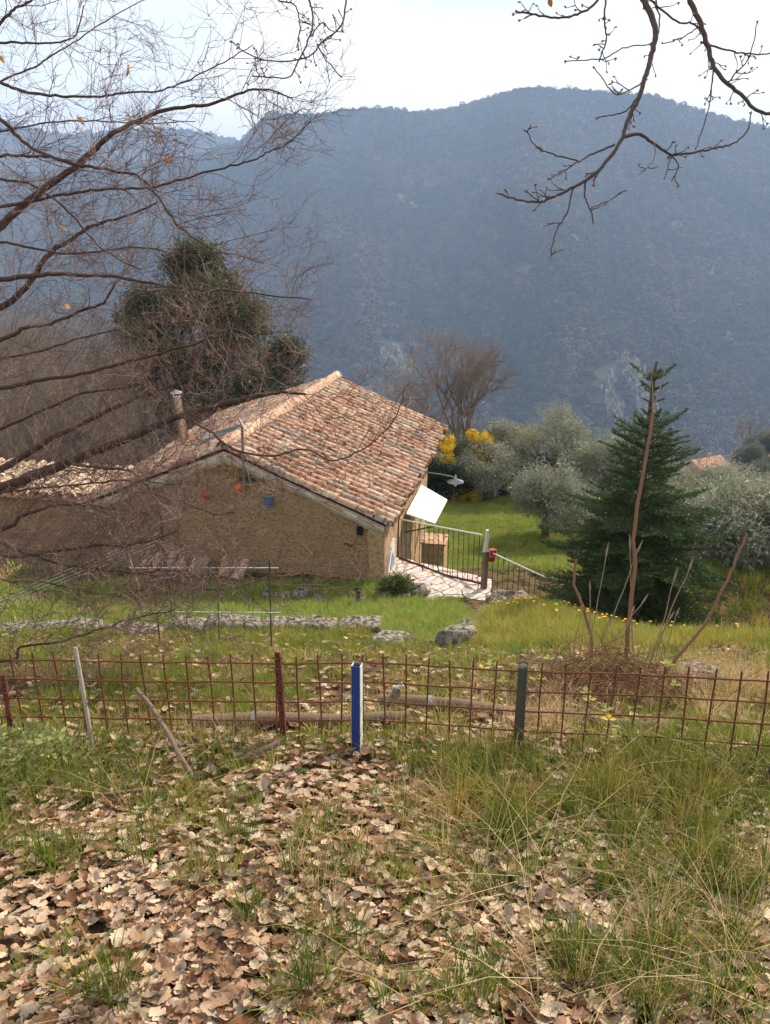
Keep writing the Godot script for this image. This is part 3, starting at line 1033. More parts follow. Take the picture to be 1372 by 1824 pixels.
func tuft(blades: int, spread_r: float, l0: float, l1: float, width: float, arch: float, seed_: int, tone := 0.2) -> ArrayMesh:
	rng.seed = seed_
	var b := MB.new()
	for i in blades:
		var a := rng.randf() * TAU
		var r := sqrt(rng.randf()) * spread_r
		var p := Vector3(cos(a) * r, -0.02, sin(a) * r)
		var out := Vector3(cos(a), 0, sin(a)).rotated(Vector3.UP, rng.randf_range(-0.9, 0.9))
		var l := rng.randf_range(l0, l1)
		var lean := rng.randf_range(0.1, 1.0) * arch
		var side := out.cross(Vector3.UP).rotated(Vector3.UP, rng.randf_range(-0.7, 0.7))
		var w := width * rng.randf_range(0.6, 1.2)
		var tn := 1.0 + rng.randf_range(-tone, tone)
		var col := Color(tn * (1.0 + rng.randf_range(-0.1, 0.25) * tone * 2.0), tn, tn * 0.95)
		var prev := p
		var pw := w
		for k in 3:
			var t := (k + 1) / 3.0
			var q := p + Vector3.UP * l * (t - 0.35 * lean * t * t) + out * l * lean * t * t * 0.8
			var w2 := w * (1.0 - t * t) + 0.0002
			b.quad(prev - side * pw, q - side * w2, q + side * w2, prev + side * pw, col)
			prev = q
			pw = w2
	return b.mesh()

func clump(n: int, r: float, l: float, w: float, seed_: int, up := 0.3) -> ArrayMesh: # a spray of narrow leaves about a point
	rng.seed = seed_
	var b := MB.new()
	for i in n:
		var p := any_dir() * r * pow(rng.randf(), 0.5)
		var d := (p / r * 0.8 + any_dir() * 0.7 + Vector3.UP * up).normalized()
		var s := d.cross(any_dir()).normalized() * w * rng.randf_range(0.7, 1.2)
		var e := p + d * l * rng.randf_range(0.6, 1.2)
		var mid := p.lerp(e, 0.5)
		var k := rng.randf_range(0.7, 1.3)
		b.quad(p, mid - s, e, mid + s, Color(k, k, k))
	return b.mesh()

func ground_basis(x: float, z: float, tilt: float) -> Basis:
	var e := 0.12
	var nrm := Vector3(ground(x - e, z) - ground(x + e, z), 2.0 * e, ground(x, z - e) - ground(x, z + e)).normalized()
	nrm = (nrm + any_dir() * tilt).normalized()
	var bas := Basis(Quaternion(Vector3.UP, nrm))
	return bas * Basis(Vector3.UP, rng.randf() * TAU)

const LIMBS_LEFT := [
	[[Vector3(-4.72,-0.77,-5.98), Vector3(-3.90,-0.48,-6.05), Vector3(-3.08,-0.29,-6.12), Vector3(-2.79,-0.16,-6.00), Vector3(-2.49,-0.05,-6.02), Vector3(-2.11,0.11,-5.94), Vector3(-1.80,0.24,-5.95), Vector3(-1.56,0.34,-5.90), Vector3(-1.26,0.45,-5.70), Vector3(-0.95,0.54,-5.62), Vector3(-0.76,0.55,-5.74), Vector3(-0.56,0.58,-5.51)], 0.0627, 0.0080],
	[[Vector3(-4.75,-0.89,-5.96), Vector3(-4.06,-0.54,-6.30), Vector3(-3.37,-0.29,-6.65), Vector3(-2.83,0.01,-6.63), Vector3(-2.59,0.11,-6.81), Vector3(-2.26,0.27,-6.67), Vector3(-1.96,0.38,-6.75), Vector3(-1.78,0.45,-6.63), Vector3(-1.49,0.57,-6.66)], 0.0399, 0.0094],
	[[Vector3(-4.48,0.17,-6.28), Vector3(-3.75,0.39,-6.23), Vector3(-3.03,0.50,-6.18), Vector3(-2.63,0.59,-6.05), Vector3(-2.28,0.64,-6.12), Vector3(-2.02,0.71,-6.13), Vector3(-1.72,0.79,-6.00), Vector3(-1.42,0.87,-6.02), Vector3(-1.19,0.94,-5.95)], 0.0221, 0.0062],
	[[Vector3(-4.43,0.36,-6.34), Vector3(-3.68,0.67,-6.22), Vector3(-2.93,0.88,-6.10), Vector3(-2.72,0.98,-6.09), Vector3(-2.63,0.98,-6.34), Vector3(-2.42,1.07,-6.40), Vector3(-2.22,1.14,-6.42), Vector3(-2.13,1.28,-6.47), Vector3(-2.08,1.44,-6.81)], 0.0214, 0.0068],
	[[Vector3(-4.25,1.08,-6.59), Vector3(-3.59,1.25,-6.42), Vector3(-2.93,1.32,-6.25), Vector3(-2.64,1.35,-6.12), Vector3(-2.44,1.37,-6.06), Vector3(-2.18,1.36,-5.96), Vector3(-1.88,1.36,-5.79), Vector3(-1.58,1.31,-5.69), Vector3(-1.25,1.29,-5.42), Vector3(-0.95,1.28,-5.39), Vector3(-0.48,1.25,-5.15)], 0.0267, 0.0036],
	[[Vector3(-4.30,0.86,-6.51), Vector3(-3.74,1.29,-6.59), Vector3(-3.17,1.62,-6.67), Vector3(-2.94,1.85,-6.79), Vector3(-2.70,1.99,-6.76), Vector3(-2.38,2.12,-6.54), Vector3(-2.21,2.24,-6.52), Vector3(-2.05,2.35,-6.51), Vector3(-1.92,2.45,-6.67), Vector3(-1.61,2.52,-6.49), Vector3(-1.31,2.55,-6.49), Vector3(-1.06,2.60,-6.35), Vector3(-0.87,2.63,-6.35), Vector3(-0.66,2.55,-6.22)], 0.0393, 0.0050],
	[[Vector3(-4.42,0.38,-6.35), Vector3(-3.90,0.76,-6.73), Vector3(-3.37,1.04,-7.10), Vector3(-3.10,1.22,-7.06), Vector3(-2.88,1.50,-7.14), Vector3(-2.71,1.59,-7.11), Vector3(-2.47,1.73,-7.16), Vector3(-2.17,1.79,-7.06), Vector3(-1.91,1.90,-7.09)], 0.0399, 0.0069],
	[[Vector3(-3.73,2.89,-7.11), Vector3(-3.18,2.69,-6.55), Vector3(-2.64,2.39,-5.98), Vector3(-2.54,2.29,-5.98), Vector3(-2.43,2.21,-5.93), Vector3(-2.24,2.13,-5.76), Vector3(-1.95,2.06,-5.55), Vector3(-1.77,2.03,-5.66), Vector3(-1.65,2.01,-5.63), Vector3(-1.53,1.94,-5.53), Vector3(-1.40,1.81,-5.34), Vector3(-1.31,1.70,-5.28), Vector3(-1.16,1.61,-5.06), Vector3(-1.06,1.55,-5.14)], 0.0168, 0.0043],
	[[Vector3(-3.97,2.08,-6.90), Vector3(-3.40,2.18,-6.62), Vector3(-2.83,2.19,-6.34), Vector3(-2.61,2.18,-6.28), Vector3(-2.38,2.16,-6.13), Vector3(-2.10,2.08,-5.98)], 0.0155, 0.0080],
	[[Vector3(-4.13,1.55,-6.75), Vector3(-3.38,1.76,-6.49), Vector3(-2.63,1.87,-6.23), Vector3(-2.42,1.91,-6.25), Vector3(-2.20,1.94,-6.21), Vector3(-1.81,1.94,-5.89), Vector3(-1.61,1.96,-6.00), Vector3(-1.33,2.01,-5.83), Vector3(-1.07,2.06,-5.70), Vector3(-0.87,2.10,-5.66), Vector3(-0.77,2.16,-5.72), Vector3(-0.61,2.22,-5.68), Vector3(-0.46,2.30,-5.41)], 0.0155, 0.0028],
	[[Vector3(-3.72,2.95,-7.13), Vector3(-3.37,2.91,-7.04), Vector3(-3.03,2.78,-6.96), Vector3(-2.88,2.72,-6.91), Vector3(-2.62,2.65,-6.68), Vector3(-2.45,2.65,-6.78), Vector3(-2.18,2.62,-6.61), Vector3(-1.99,2.66,-6.70), Vector3(-1.72,2.67,-6.67), Vector3(-1.47,2.70,-6.49), Vector3(-1.27,2.81,-6.59), Vector3(-1.04,2.86,-6.37), Vector3(-0.92,2.89,-6.26)], 0.0166, 0.0028],
	[[Vector3(-3.71,2.99,-7.14), Vector3(-3.42,3.10,-7.22), Vector3(-3.13,3.12,-7.29), Vector3(-2.89,3.11,-7.26), Vector3(-2.58,3.07,-7.05), Vector3(-2.42,3.13,-7.06), Vector3(-2.36,3.34,-7.13)], 0.0142, 0.0044],
	[[Vector3(-3.86,2.45,-6.99), Vector3(-3.39,2.86,-6.94), Vector3(-2.93,3.17,-6.89), Vector3(-2.82,3.28,-6.95), Vector3(-2.66,3.30,-6.84), Vector3(-2.50,3.42,-6.86)], 0.0160, 0.0064],
	[[Vector3(-3.88,2.39,-6.97), Vector3(-3.60,2.69,-7.31), Vector3(-3.32,2.90,-7.64), Vector3(-3.05,3.02,-7.73), Vector3(-2.79,3.10,-7.58), Vector3(-2.64,3.24,-7.75), Vector3(-2.33,3.41,-7.75), Vector3(-1.99,3.50,-7.60)], 0.0121, 0.0033],
	[[Vector3(-4.69,-0.66,-6.01), Vector3(-3.67,-0.50,-5.51), Vector3(-2.64,-0.43,-5.01), Vector3(-2.41,-0.41,-4.94), Vector3(-2.20,-0.36,-4.90), Vector3(-1.94,-0.32,-4.88), Vector3(-1.67,-0.28,-4.80), Vector3(-1.47,-0.22,-4.75), Vector3(-1.31,-0.14,-4.72)], 0.0216, 0.0053],
	[[Vector3(-4.59,-0.29,-6.12), Vector3(-3.47,-0.32,-5.56), Vector3(-2.35,-0.46,-5.00), Vector3(-2.17,-0.52,-5.02), Vector3(-1.86,-0.48,-4.85), Vector3(-1.64,-0.46,-4.76), Vector3(-1.42,-0.50,-4.74), Vector3(-1.12,-0.48,-4.55), Vector3(-0.90,-0.44,-4.50), Vector3(-0.74,-0.41,-4.61)], 0.0120, 0.0035],
	[[Vector3(-4.92,-1.50,-5.80), Vector3(-3.66,-1.14,-5.07), Vector3(-2.39,-0.87,-4.33), Vector3(-2.24,-0.77,-4.33), Vector3(-2.02,-0.73,-4.31), Vector3(-1.73,-0.59,-4.18), Vector3(-1.47,-0.53,-4.26), Vector3(-1.26,-0.49,-4.27)], 0.0131, 0.0033],
	[[Vector3(-2.41,-0.04,-5.89), Vector3(-2.15,-0.01,-5.70), Vector3(-1.99,-0.04,-5.76), Vector3(-1.88,-0.05,-5.68), Vector3(-1.72,-0.07,-5.45), Vector3(-1.66,-0.16,-5.48), Vector3(-1.43,-0.18,-5.35), Vector3(-1.22,-0.24,-5.31), Vector3(-1.04,-0.18,-5.17)], 0.0130, 0.0039],
	[[Vector3(-4.80,-1.04,-5.92), Vector3(-3.81,-0.68,-5.68), Vector3(-2.83,-0.41,-5.44), Vector3(-2.69,-0.32,-5.46), Vector3(-2.54,-0.26,-5.43), Vector3(-2.31,-0.15,-5.23), Vector3(-2.12,-0.13,-5.18), Vector3(-1.98,-0.18,-5.27), Vector3(-1.85,-0.20,-5.27), Vector3(-1.61,-0.15,-5.04)], 0.0207, 0.0058],
	[[Vector3(-1.54,0.36,-5.81), Vector3(-1.31,0.28,-5.70), Vector3(-1.10,0.15,-5.62), Vector3(-0.83,0.14,-5.47), Vector3(-0.58,0.20,-5.43), Vector3(-0.35,0.15,-5.32), Vector3(-0.17,0.23,-5.29), Vector3(-0.03,0.33,-5.31), Vector3(0.06,0.46,-5.20), Vector3(0.12,0.62,-5.21), Vector3(0.14,0.67,-5.25)], 0.0105, 0.0028],
	[[Vector3(-1.67,-0.18,-5.52), Vector3(-1.62,-0.25,-5.34), Vector3(-1.58,-0.40,-5.39), Vector3(-1.46,-0.48,-5.37)], 0.0083, 0.0030],
	[[Vector3(-4.00,1.98,-6.87), Vector3(-3.37,2.05,-6.47), Vector3(-2.74,2.01,-6.06), Vector3(-2.44,1.96,-5.91), Vector3(-2.17,1.80,-5.75), Vector3(-2.04,1.63,-5.76), Vector3(-1.81,1.51,-5.49), Vector3(-1.59,1.42,-5.36)], 0.0125, 0.0037],
	[[Vector3(-4.12,1.58,-6.76), Vector3(-3.67,1.64,-6.87), Vector3(-3.22,1.59,-6.98), Vector3(-2.96,1.55,-6.89), Vector3(-2.68,1.50,-6.87), Vector3(-2.28,1.52,-6.67), Vector3(-1.97,1.55,-6.68), Vector3(-1.59,1.49,-6.60), Vector3(-1.29,1.51,-6.67), Vector3(-0.95,1.43,-6.48)], 0.0147, 0.0033],
	[[Vector3(-4.45,0.30,-6.32), Vector3(-3.91,0.51,-6.64), Vector3(-3.37,0.62,-6.96), Vector3(-3.08,0.67,-6.98), Vector3(-2.64,0.80,-6.76), Vector3(-2.29,0.88,-6.74), Vector3(-1.86,0.95,-6.76), Vector3(-1.43,1.02,-6.75), Vector3(-0.98,1.10,-6.58)], 0.0154, 0.0034],
	[[Vector3(-4.65,-0.52,-6.05), Vector3(-4.09,-0.23,-6.55), Vector3(-3.52,-0.03,-7.05), Vector3(-3.09,0.15,-6.95), Vector3(-2.65,0.33,-6.90), Vector3(-2.26,0.38,-6.93), Vector3(-1.86,0.54,-6.81), Vector3(-1.49,0.67,-6.92), Vector3(-1.14,0.82,-6.89), Vector3(-0.77,0.89,-6.66)], 0.0192, 0.0035],
	[[Vector3(-4.70,-0.69,-6.00), Vector3(-3.60,-0.53,-5.34), Vector3(-2.49,-0.47,-4.68), Vector3(-2.23,-0.44,-4.58), Vector3(-2.01,-0.52,-4.64), Vector3(-1.73,-0.52,-4.54), Vector3(-1.51,-0.48,-4.54)], 0.0091, 0.0026],
	[[Vector3(-4.68,-0.62,-6.02), Vector3(-3.86,-0.40,-5.97), Vector3(-3.03,-0.28,-5.91), Vector3(-2.63,-0.20,-5.81), Vector3(-2.27,-0.14,-5.70), Vector3(-1.92,-0.10,-5.67), Vector3(-1.64,-0.14,-5.70), Vector3(-1.33,-0.06,-5.50)], 0.0138, 0.0031],
	[[Vector3(-3.92,2.25,-6.94), Vector3(-3.64,2.43,-7.27), Vector3(-3.37,2.50,-7.61), Vector3(-3.02,2.54,-7.48), Vector3(-2.60,2.56,-7.40), Vector3(-2.23,2.53,-7.28), Vector3(-1.87,2.51,-7.16), Vector3(-1.56,2.53,-7.20)], 0.0123, 0.0032],
]
const LIMBS_OAK := [
	[[Vector3(0.99,2.85,-3.81), Vector3(1.01,2.65,-3.73), Vector3(1.04,2.52,-3.67), Vector3(1.07,2.45,-3.64), Vector3(1.08,2.38,-3.60), Vector3(1.06,2.29,-3.56), Vector3(1.03,2.21,-3.51), Vector3(1.00,2.13,-3.47), Vector3(0.96,2.06,-3.44), Vector3(0.93,1.98,-3.40), Vector3(0.88,1.91,-3.36), Vector3(0.81,1.84,-3.32), Vector3(0.72,1.79,-3.29), Vector3(0.65,1.76,-3.27), Vector3(0.59,1.74,-3.25), Vector3(0.50,1.75,-3.24), Vector3(0.43,1.77,-3.23)], 0.0160, 0.0032],
	[[Vector3(0.95,1.99,-3.44), Vector3(1.02,2.00,-3.47), Vector3(1.08,1.97,-3.48), Vector3(1.16,1.93,-3.49), Vector3(1.26,1.94,-3.52), Vector3(1.36,1.96,-3.55), Vector3(1.44,1.98,-3.57), Vector3(1.51,2.04,-3.62), Vector3(1.53,2.10,-3.66)], 0.0078, 0.0024],
	[[Vector3(0.91,1.96,-3.43), Vector3(0.81,1.92,-3.37), Vector3(0.75,1.89,-3.31), Vector3(0.68,1.85,-3.25), Vector3(0.62,1.82,-3.20)], 0.0044, 0.0021],
	[[Vector3(0.75,1.89,-3.33), Vector3(0.64,1.91,-3.28), Vector3(0.57,1.93,-3.23), Vector3(0.52,1.98,-3.20)], 0.0033, 0.0019],
	[[Vector3(0.78,1.82,-3.32), Vector3(0.78,1.76,-3.31), Vector3(0.81,1.70,-3.30), Vector3(0.82,1.66,-3.30)], 0.0038, 0.0024],
	[[Vector3(0.81,1.72,-3.32), Vector3(0.89,1.75,-3.38), Vector3(0.97,1.79,-3.45)], 0.0026, 0.0023],
	[[Vector3(0.73,1.79,-3.30), Vector3(0.70,1.70,-3.25), Vector3(0.66,1.64,-3.22), Vector3(0.64,1.58,-3.18), Vector3(0.63,1.54,-3.15)], 0.0033, 0.0026],
	[[Vector3(1.26,2.96,-4.17), Vector3(1.31,2.77,-4.09), Vector3(1.35,2.60,-4.03), Vector3(1.39,2.50,-3.98), Vector3(1.42,2.40,-3.94), Vector3(1.44,2.32,-3.90), Vector3(1.49,2.25,-3.86), Vector3(1.56,2.19,-3.83), Vector3(1.62,2.13,-3.80), Vector3(1.72,2.12,-3.78), Vector3(1.85,2.15,-3.78)], 0.0150, 0.0061],
	[[Vector3(1.38,2.42,-3.93), Vector3(1.49,2.40,-3.96), Vector3(1.61,2.39,-4.00), Vector3(1.74,2.40,-4.04), Vector3(1.83,2.45,-4.10)], 0.0049, 0.0026],
	[[Vector3(0.94,2.69,-3.86), Vector3(0.88,2.54,-3.77), Vector3(0.80,2.48,-3.71), Vector3(0.70,2.45,-3.66), Vector3(0.60,2.45,-3.61), Vector3(0.52,2.45,-3.57)], 0.0059, 0.0038],
	[[Vector3(0.95,2.73,-3.88), Vector3(0.93,2.56,-3.84), Vector3(0.93,2.47,-3.83), Vector3(0.94,2.40,-3.82), Vector3(0.92,2.33,-3.81), Vector3(1.02,2.38,-3.85), Vector3(1.14,2.40,-3.87)], 0.0047, 0.0024],
	[[Vector3(0.92,2.33,-3.80), Vector3(0.84,2.32,-3.77), Vector3(0.76,2.31,-3.74)], 0.0029, 0.0021],
	[[Vector3(1.17,2.72,-3.98), Vector3(1.16,2.57,-3.90), Vector3(1.16,2.49,-3.83), Vector3(1.14,2.40,-3.76)], 0.0048, 0.0028],
	[[Vector3(1.06,2.58,-3.78), Vector3(1.11,2.56,-3.83), Vector3(1.25,2.49,-3.88), Vector3(1.35,2.49,-3.94), Vector3(1.44,2.42,-3.98)], 0.0046, 0.0037],
	[[Vector3(1.05,2.21,-3.55), Vector3(0.96,2.16,-3.48), Vector3(0.89,2.14,-3.42), Vector3(0.80,2.22,-3.39)], 0.0034, 0.0019],
	[[Vector3(1.01,2.14,-3.52), Vector3(0.98,2.10,-3.56), Vector3(0.94,2.09,-3.61), Vector3(0.90,2.09,-3.66)], 0.0034, 0.0021],
	[[Vector3(1.45,2.32,-3.92), Vector3(1.44,2.23,-3.90), Vector3(1.43,2.14,-3.88), Vector3(1.38,1.99,-3.83)], 0.0037, 0.0022],
	[[Vector3(1.50,2.25,-3.87), Vector3(1.51,2.28,-3.83), Vector3(1.55,2.34,-3.80), Vector3(1.56,2.46,-3.79)], 0.0037, 0.0021],
	[[Vector3(1.16,1.93,-3.50), Vector3(1.13,1.87,-3.43), Vector3(1.10,1.83,-3.36)], 0.0027, 0.0020],
	[[Vector3(1.16,1.93,-3.50), Vector3(1.21,1.89,-3.54), Vector3(1.20,1.84,-3.57)], 0.0027, 0.0021],
	[[Vector3(1.08,1.97,-3.47), Vector3(1.05,1.90,-3.36), Vector3(0.97,1.84,-3.26)], 0.0027, 0.0019],
	[[Vector3(1.38,2.49,-3.97), Vector3(1.33,2.46,-4.03), Vector3(1.27,2.45,-4.10)], 0.0030, 0.0023],
	[[Vector3(-0.49,3.07,-4.42), Vector3(-0.54,2.81,-4.31), Vector3(-0.50,2.66,-4.23), Vector3(-0.42,2.63,-4.20), Vector3(-0.39,2.54,-4.15), Vector3(-0.40,2.44,-4.10)], 0.0053, 0.0026],
	[[Vector3(-0.38,3.07,-4.42), Vector3(-0.36,2.81,-4.30), Vector3(-0.35,2.65,-4.21), Vector3(-0.33,2.58,-4.16), Vector3(-0.34,2.48,-4.09), Vector3(-0.40,2.35,-4.02), Vector3(-0.44,2.29,-3.97), Vector3(-0.58,2.29,-3.94)], 0.0072, 0.0025],
	[[Vector3(-0.23,3.07,-4.42), Vector3(-0.18,2.80,-4.28), Vector3(-0.18,2.64,-4.18), Vector3(-0.20,2.52,-4.09), Vector3(-0.27,2.45,-4.03), Vector3(-0.36,2.36,-3.95), Vector3(-0.55,2.35,-3.90), Vector3(-0.66,2.41,-3.87)], 0.0059, 0.0024],
	[[Vector3(-0.31,2.45,-4.10), Vector3(-0.28,2.40,-4.13), Vector3(-0.21,2.33,-4.17)], 0.0033, 0.0024],
	[[Vector3(-0.34,2.48,-4.11), Vector3(-0.29,2.56,-4.21), Vector3(-0.26,2.54,-4.27), Vector3(-0.20,2.55,-4.35)], 0.0031, 0.0024],
]

func build_bare_tree() -> void:
	rng.seed = 100
	var root := thing("bare_tree", "leafless reddish-brown tree spreading a mesh of fine twigs before the cabin", "tree")
	var tp := [Vector3(-5.20,-2.81,-5.46), Vector3(-4.94,-1.56,-5.79), Vector3(-4.63,-0.43,-6.07), Vector3(-4.36,0.65,-6.44), Vector3(-4.08,1.72,-6.81), Vector3(-3.75,2.78,-7.07), Vector3(-3.57,3.67,-7.38), Vector3(-3.48,4.35,-7.61)]
	var b := MB.new()
	var pts := curve(tp, 5, 0.008)
	b.tube(pts, radii(pts.size(), 0.15, 0.05), 12)
	part(root, "trunk", b.mesh(), M.bark_red)
	var fine_twigs := MB.new()
	var ends := []
	for l in LIMBS_LEFT:
		b = MB.new()
		pts = curve(l[0], 5, 0.006)
		b.tube(pts, radii(pts.size(), l[1], l[2], 0.8), 7)
		part(root, "limb", b.mesh(), M.bark_red)
		fork(fine_twigs, pts, clampf(l[2] * 1.1, 0.004, 0.0055), 2, 6.8 if pts[pts.size() / 2].y < 0.75 else 5.4, 0.62, 0.05, 0.30, ends)
	var tw := part(root, "twigs", fine_twigs.mesh(), M.twig_red)
	tw.set_meta("kind", "stuff")
	var lm := oak_leaf(0.5, 7)
	var om := leafy(lin(0.50, 0.22, 0.06), 0.7, 0.5)
	for spot in [Vector3(-1.71, 2.6, -6.2), Vector3(-1.42, 2.1, -5.6), Vector3(-2.05, 2.35, -6.0), Vector3(-2.6, 2.9, -6.0), Vector3(-2.3, 1.7, -6.1), Vector3(-1.25, 0.45, -6.0), Vector3(-2.4, 1.2, -6.0)]:
		var p: Vector3 = ends[0]
		for e in ends: # a last leaf hanging at the twig end next to that spot
			if spot.distance_to(e) < spot.distance_to(p):
				p = e
		part(root, "leaf", lm, om, Transform3D(Basis(any_dir(), rng.randf() * TAU).scaled(Vector3.ONE * rng.randf_range(0.06, 0.10)), p))

func build_oak() -> void:
	rng.seed = 200
	var root := thing("oak_tree", "bare oak with knobbly budded branches hanging over the slope", "tree")
	var over := curve([Vector3(3.45, -0.8, -1.9), Vector3(3.4, 0.5, -1.9), Vector3(3.25, 1.8, -2.0), Vector3(2.8, 2.65, -2.6), Vector3(2.1, 3.02, -3.3), Vector3(1.3, 3.14, -3.95), Vector3(0.4, 3.22, -4.3), Vector3(-0.5, 3.32, -4.5), Vector3(-1.2, 3.5, -4.6)], 6, 0.01)
	var b := MB.new()
	b.tube(over, radii(over.size(), 0.19, 0.02, 0.8), 12)
	part(root, "trunk", b.mesh(), M.bark_oak)
	var spurs := MB.new()
	var buds := MB.new()
	var bud := func(p: Vector3, d: Vector3) -> void:
		for k in rng.randi_range(1, 3):
			var dd := (d + any_dir() * 0.6).normalized()
			buds.tube(PackedVector3Array([p, p + dd * 0.006, p + dd * 0.012]), PackedFloat32Array([0.0025, 0.0036, 0.0008]), 5)
	for l in LIMBS_OAK:
		b = MB.new()
		var line: Array = l[0].duplicate()
		var first: Vector3 = line[0]
		if first.y > 2.6: # hangs from the limb overhead
			var best := over[0]
			for q in over:
				if q.distance_to(first) < best.distance_to(first):
					best = q
			line.insert(0, best)
		var pts := curve(line, 6, 0.0025)
		b.tube(pts, radii(pts.size(), l[1], l[2], 0.8), 8)
		part(root, "branch", b.mesh(), M.bark_oak)
		bud.call(pts[pts.size() - 1], (pts[pts.size() - 1] - pts[pts.size() - 2]).normalized())
		# short budded spurs
		var whole := 0.0
		for i in pts.size() - 1:
			whole += pts[i].distance_to(pts[i + 1])
		for k in int(whole * 9.0):
			var t := rng.randf_range(0.3, 1.0) * (pts.size() - 1)
			var i := mini(int(t), pts.size() - 2)
			var d := spread((pts[i + 1] - pts[i]).normalized(), rng.randf_range(0.6, 1.2))
			var q := twig(spurs, pts[i].lerp(pts[i + 1], t - i), d, rng.randf_range(0.02, 0.09), 0.0026, 4, 5, 0.12, 0.35)
			bud.call(q[q.size() - 1], d)
			if rng.randf() < 0.5:
				var q2 := twig(spurs, q[2], spread(d, 0.8), rng.randf_range(0.015, 0.05), 0.0022, 3, 5, 0.1, 0.3)
				bud.call(q2[q2.size() - 1], d)
	part(root, "spurs", spurs.mesh(), M.bark_oak).set_meta("kind", "stuff")
	part(root, "buds", buds.mesh(), M.bud).set_meta("kind", "stuff")
	var lm := oak_leaf(0.4, 9)
	var om := leafy(lin(0.55, 0.20, 0.05), 0.7, 0.5)
	for p in [Vector3(0.92, 2.58, -3.45), Vector3(0.6, 2.42, -3.3), Vector3(1.5, 3.02, -4.0)]:
		part(root, "leaf", lm, om, Transform3D(Basis(any_dir(), rng.randf() * TAU).scaled(Vector3.ONE * 0.045), p))

func limbs_to(b: MB, base: Vector3, targets: Array, r: float) -> void:
	for t in targets:
		var mid := base.lerp(t, 0.5) + any_dir() * base.distance_to(t) * 0.12
		var pts := curve([base, mid, t], 5, r * 0.12)
		b.tube(pts, radii(pts.size(), r, r * 0.18), 6)

# a tree or bush whose crown is made of leaf sprays spread through several lobes
func leaf_tree(called: String, label: String, category: String, at: Vector3, trunk_h: float, trunk_r: float, lobes: Array, spray: ArrayMesh, count: int, cols: Array, bark: Material, group := "", size := Vector2(0.8, 1.2), blossom := []) -> Node3D:
	var root := thing(called, label, category, at, 0.0, group)
	var b := MB.new()
	if trunk_h > 0.0:
		var top := Vector3(rng.randf_range(-0.12, 0.12), trunk_h, rng.randf_range(-0.1, 0.1))
		var pts := curve([Vector3(0, -0.25, 0), top * 0.5 + any_dir() * trunk_r * 0.8, top], 6, trunk_r * 0.08)
		b.tube(pts, radii(pts.size(), trunk_r * 1.35, trunk_r * 0.8), 9)
		var targets := []
		for l in lobes:
			targets.append(l[0])
		limbs_to(b, top, targets, trunk_r * 0.6)
		part(root, "trunk", b.mesh(), bark)
	var where := []
	var tint := []
	for i in count:
		var l: Array = lobes[rng.randi() % lobes.size()]
		var d := any_dir()
		var rr := pow(rng.randf(), 0.45)
		var p: Vector3 = l[0] + d * l[1] * rr * (1.0 + 0.22 * noise.get_noise_3dv((l[0] + d) * 90.0))
		if noise.get_noise_3dv((p + at) * 75.0) < -0.12:
			continue
		var s := rng.randf_range(size.x, size.y)
		where.append(Transform3D(Basis(any_dir(), rng.randf() * TAU).scaled(Vector3.ONE * s), p))
		tint.append(cols[rng.randi() % cols.size()] * rng.randf_range(0.8, 1.2))
	many(root, "crown", spray, M.foliage, where, tint)
	if not blossom.is_empty():
		where = []
		for i in blossom[1]:
			var f: Array = blossom[2][rng.randi() % blossom[2].size()]
			where.append(Transform3D(Basis(any_dir(), rng.randf() * TAU), f[0] + any_dir() * f[1] * pow(rng.randf(), 0.5)))
		many(root, "blossom", blossom[0], blossom[3], where, [])
	return root

func bare_crown(b: MB, p: Vector3, d: Vector3, l: float, r: float, level: int, up: float) -> void:
	var segs := 3
	var pts := PackedVector3Array([p])
	var dir := d
	for i in segs:
		dir = (dir + any_dir() * 0.16 + Vector3.UP * up).normalized()
		p += dir * l / segs
		pts.append(p)
	b.tube(pts, radii(pts.size(), r, r * 0.62), 5 if level > 3 else 3, Color.WHITE, false)
	if level == 0:
		return
	var n := 3 if rng.randf() < 0.6 else 2
	for k in n:
		bare_crown(b, p, spread(dir, rng.randf_range(0.25, 0.6)), l * rng.randf_range(0.68, 0.88), r * 0.6, level - 1, up)
	if level < 5:
		bare_crown(b, pts[1], spread(dir, rng.randf_range(0.4, 0.8)), l * 0.6, r * 0.4, level - 1, up)

func bare_tree(called: String, label: String, at: Vector3, l: float, r: float, level: int, stems: int, open: float, mat: Material, group := "") -> Node3D:
	var root := thing(called, label, "tree" if stems < 3 else "shrub", at, 0.0, group)
	var b := MB.new()
	for s in stems:
		var d := spread(Vector3.UP, open * rng.randf_range(0.3, 1.0)) if stems > 1 else Vector3.UP
		var foot := Vector3(rng.randf_range(-0.1, 0.1) * stems, -0.3, rng.randf_range(-0.1, 0.1) * stems)
		var pts := curve([foot, foot + d * l * 0.5 + any_dir() * 0.05 * l, foot + d * l], 4, 0.01 * l)
		var tb := MB.new()
		tb.tube(pts, radii(pts.size(), r, r * 0.8), 8)
		part(root, "trunk" if stems < 3 else "stem", tb.mesh(), M.bark_grey)
		for k in 4 if stems < 3 else 3:
			bare_crown(b, pts[pts.size() - 1], spread(d, rng.randf_range(0.15, 0.6)), l * 0.62, r * 0.6, level, 0.05)
	part(root, "crown", b.mesh(), mat)
	return root

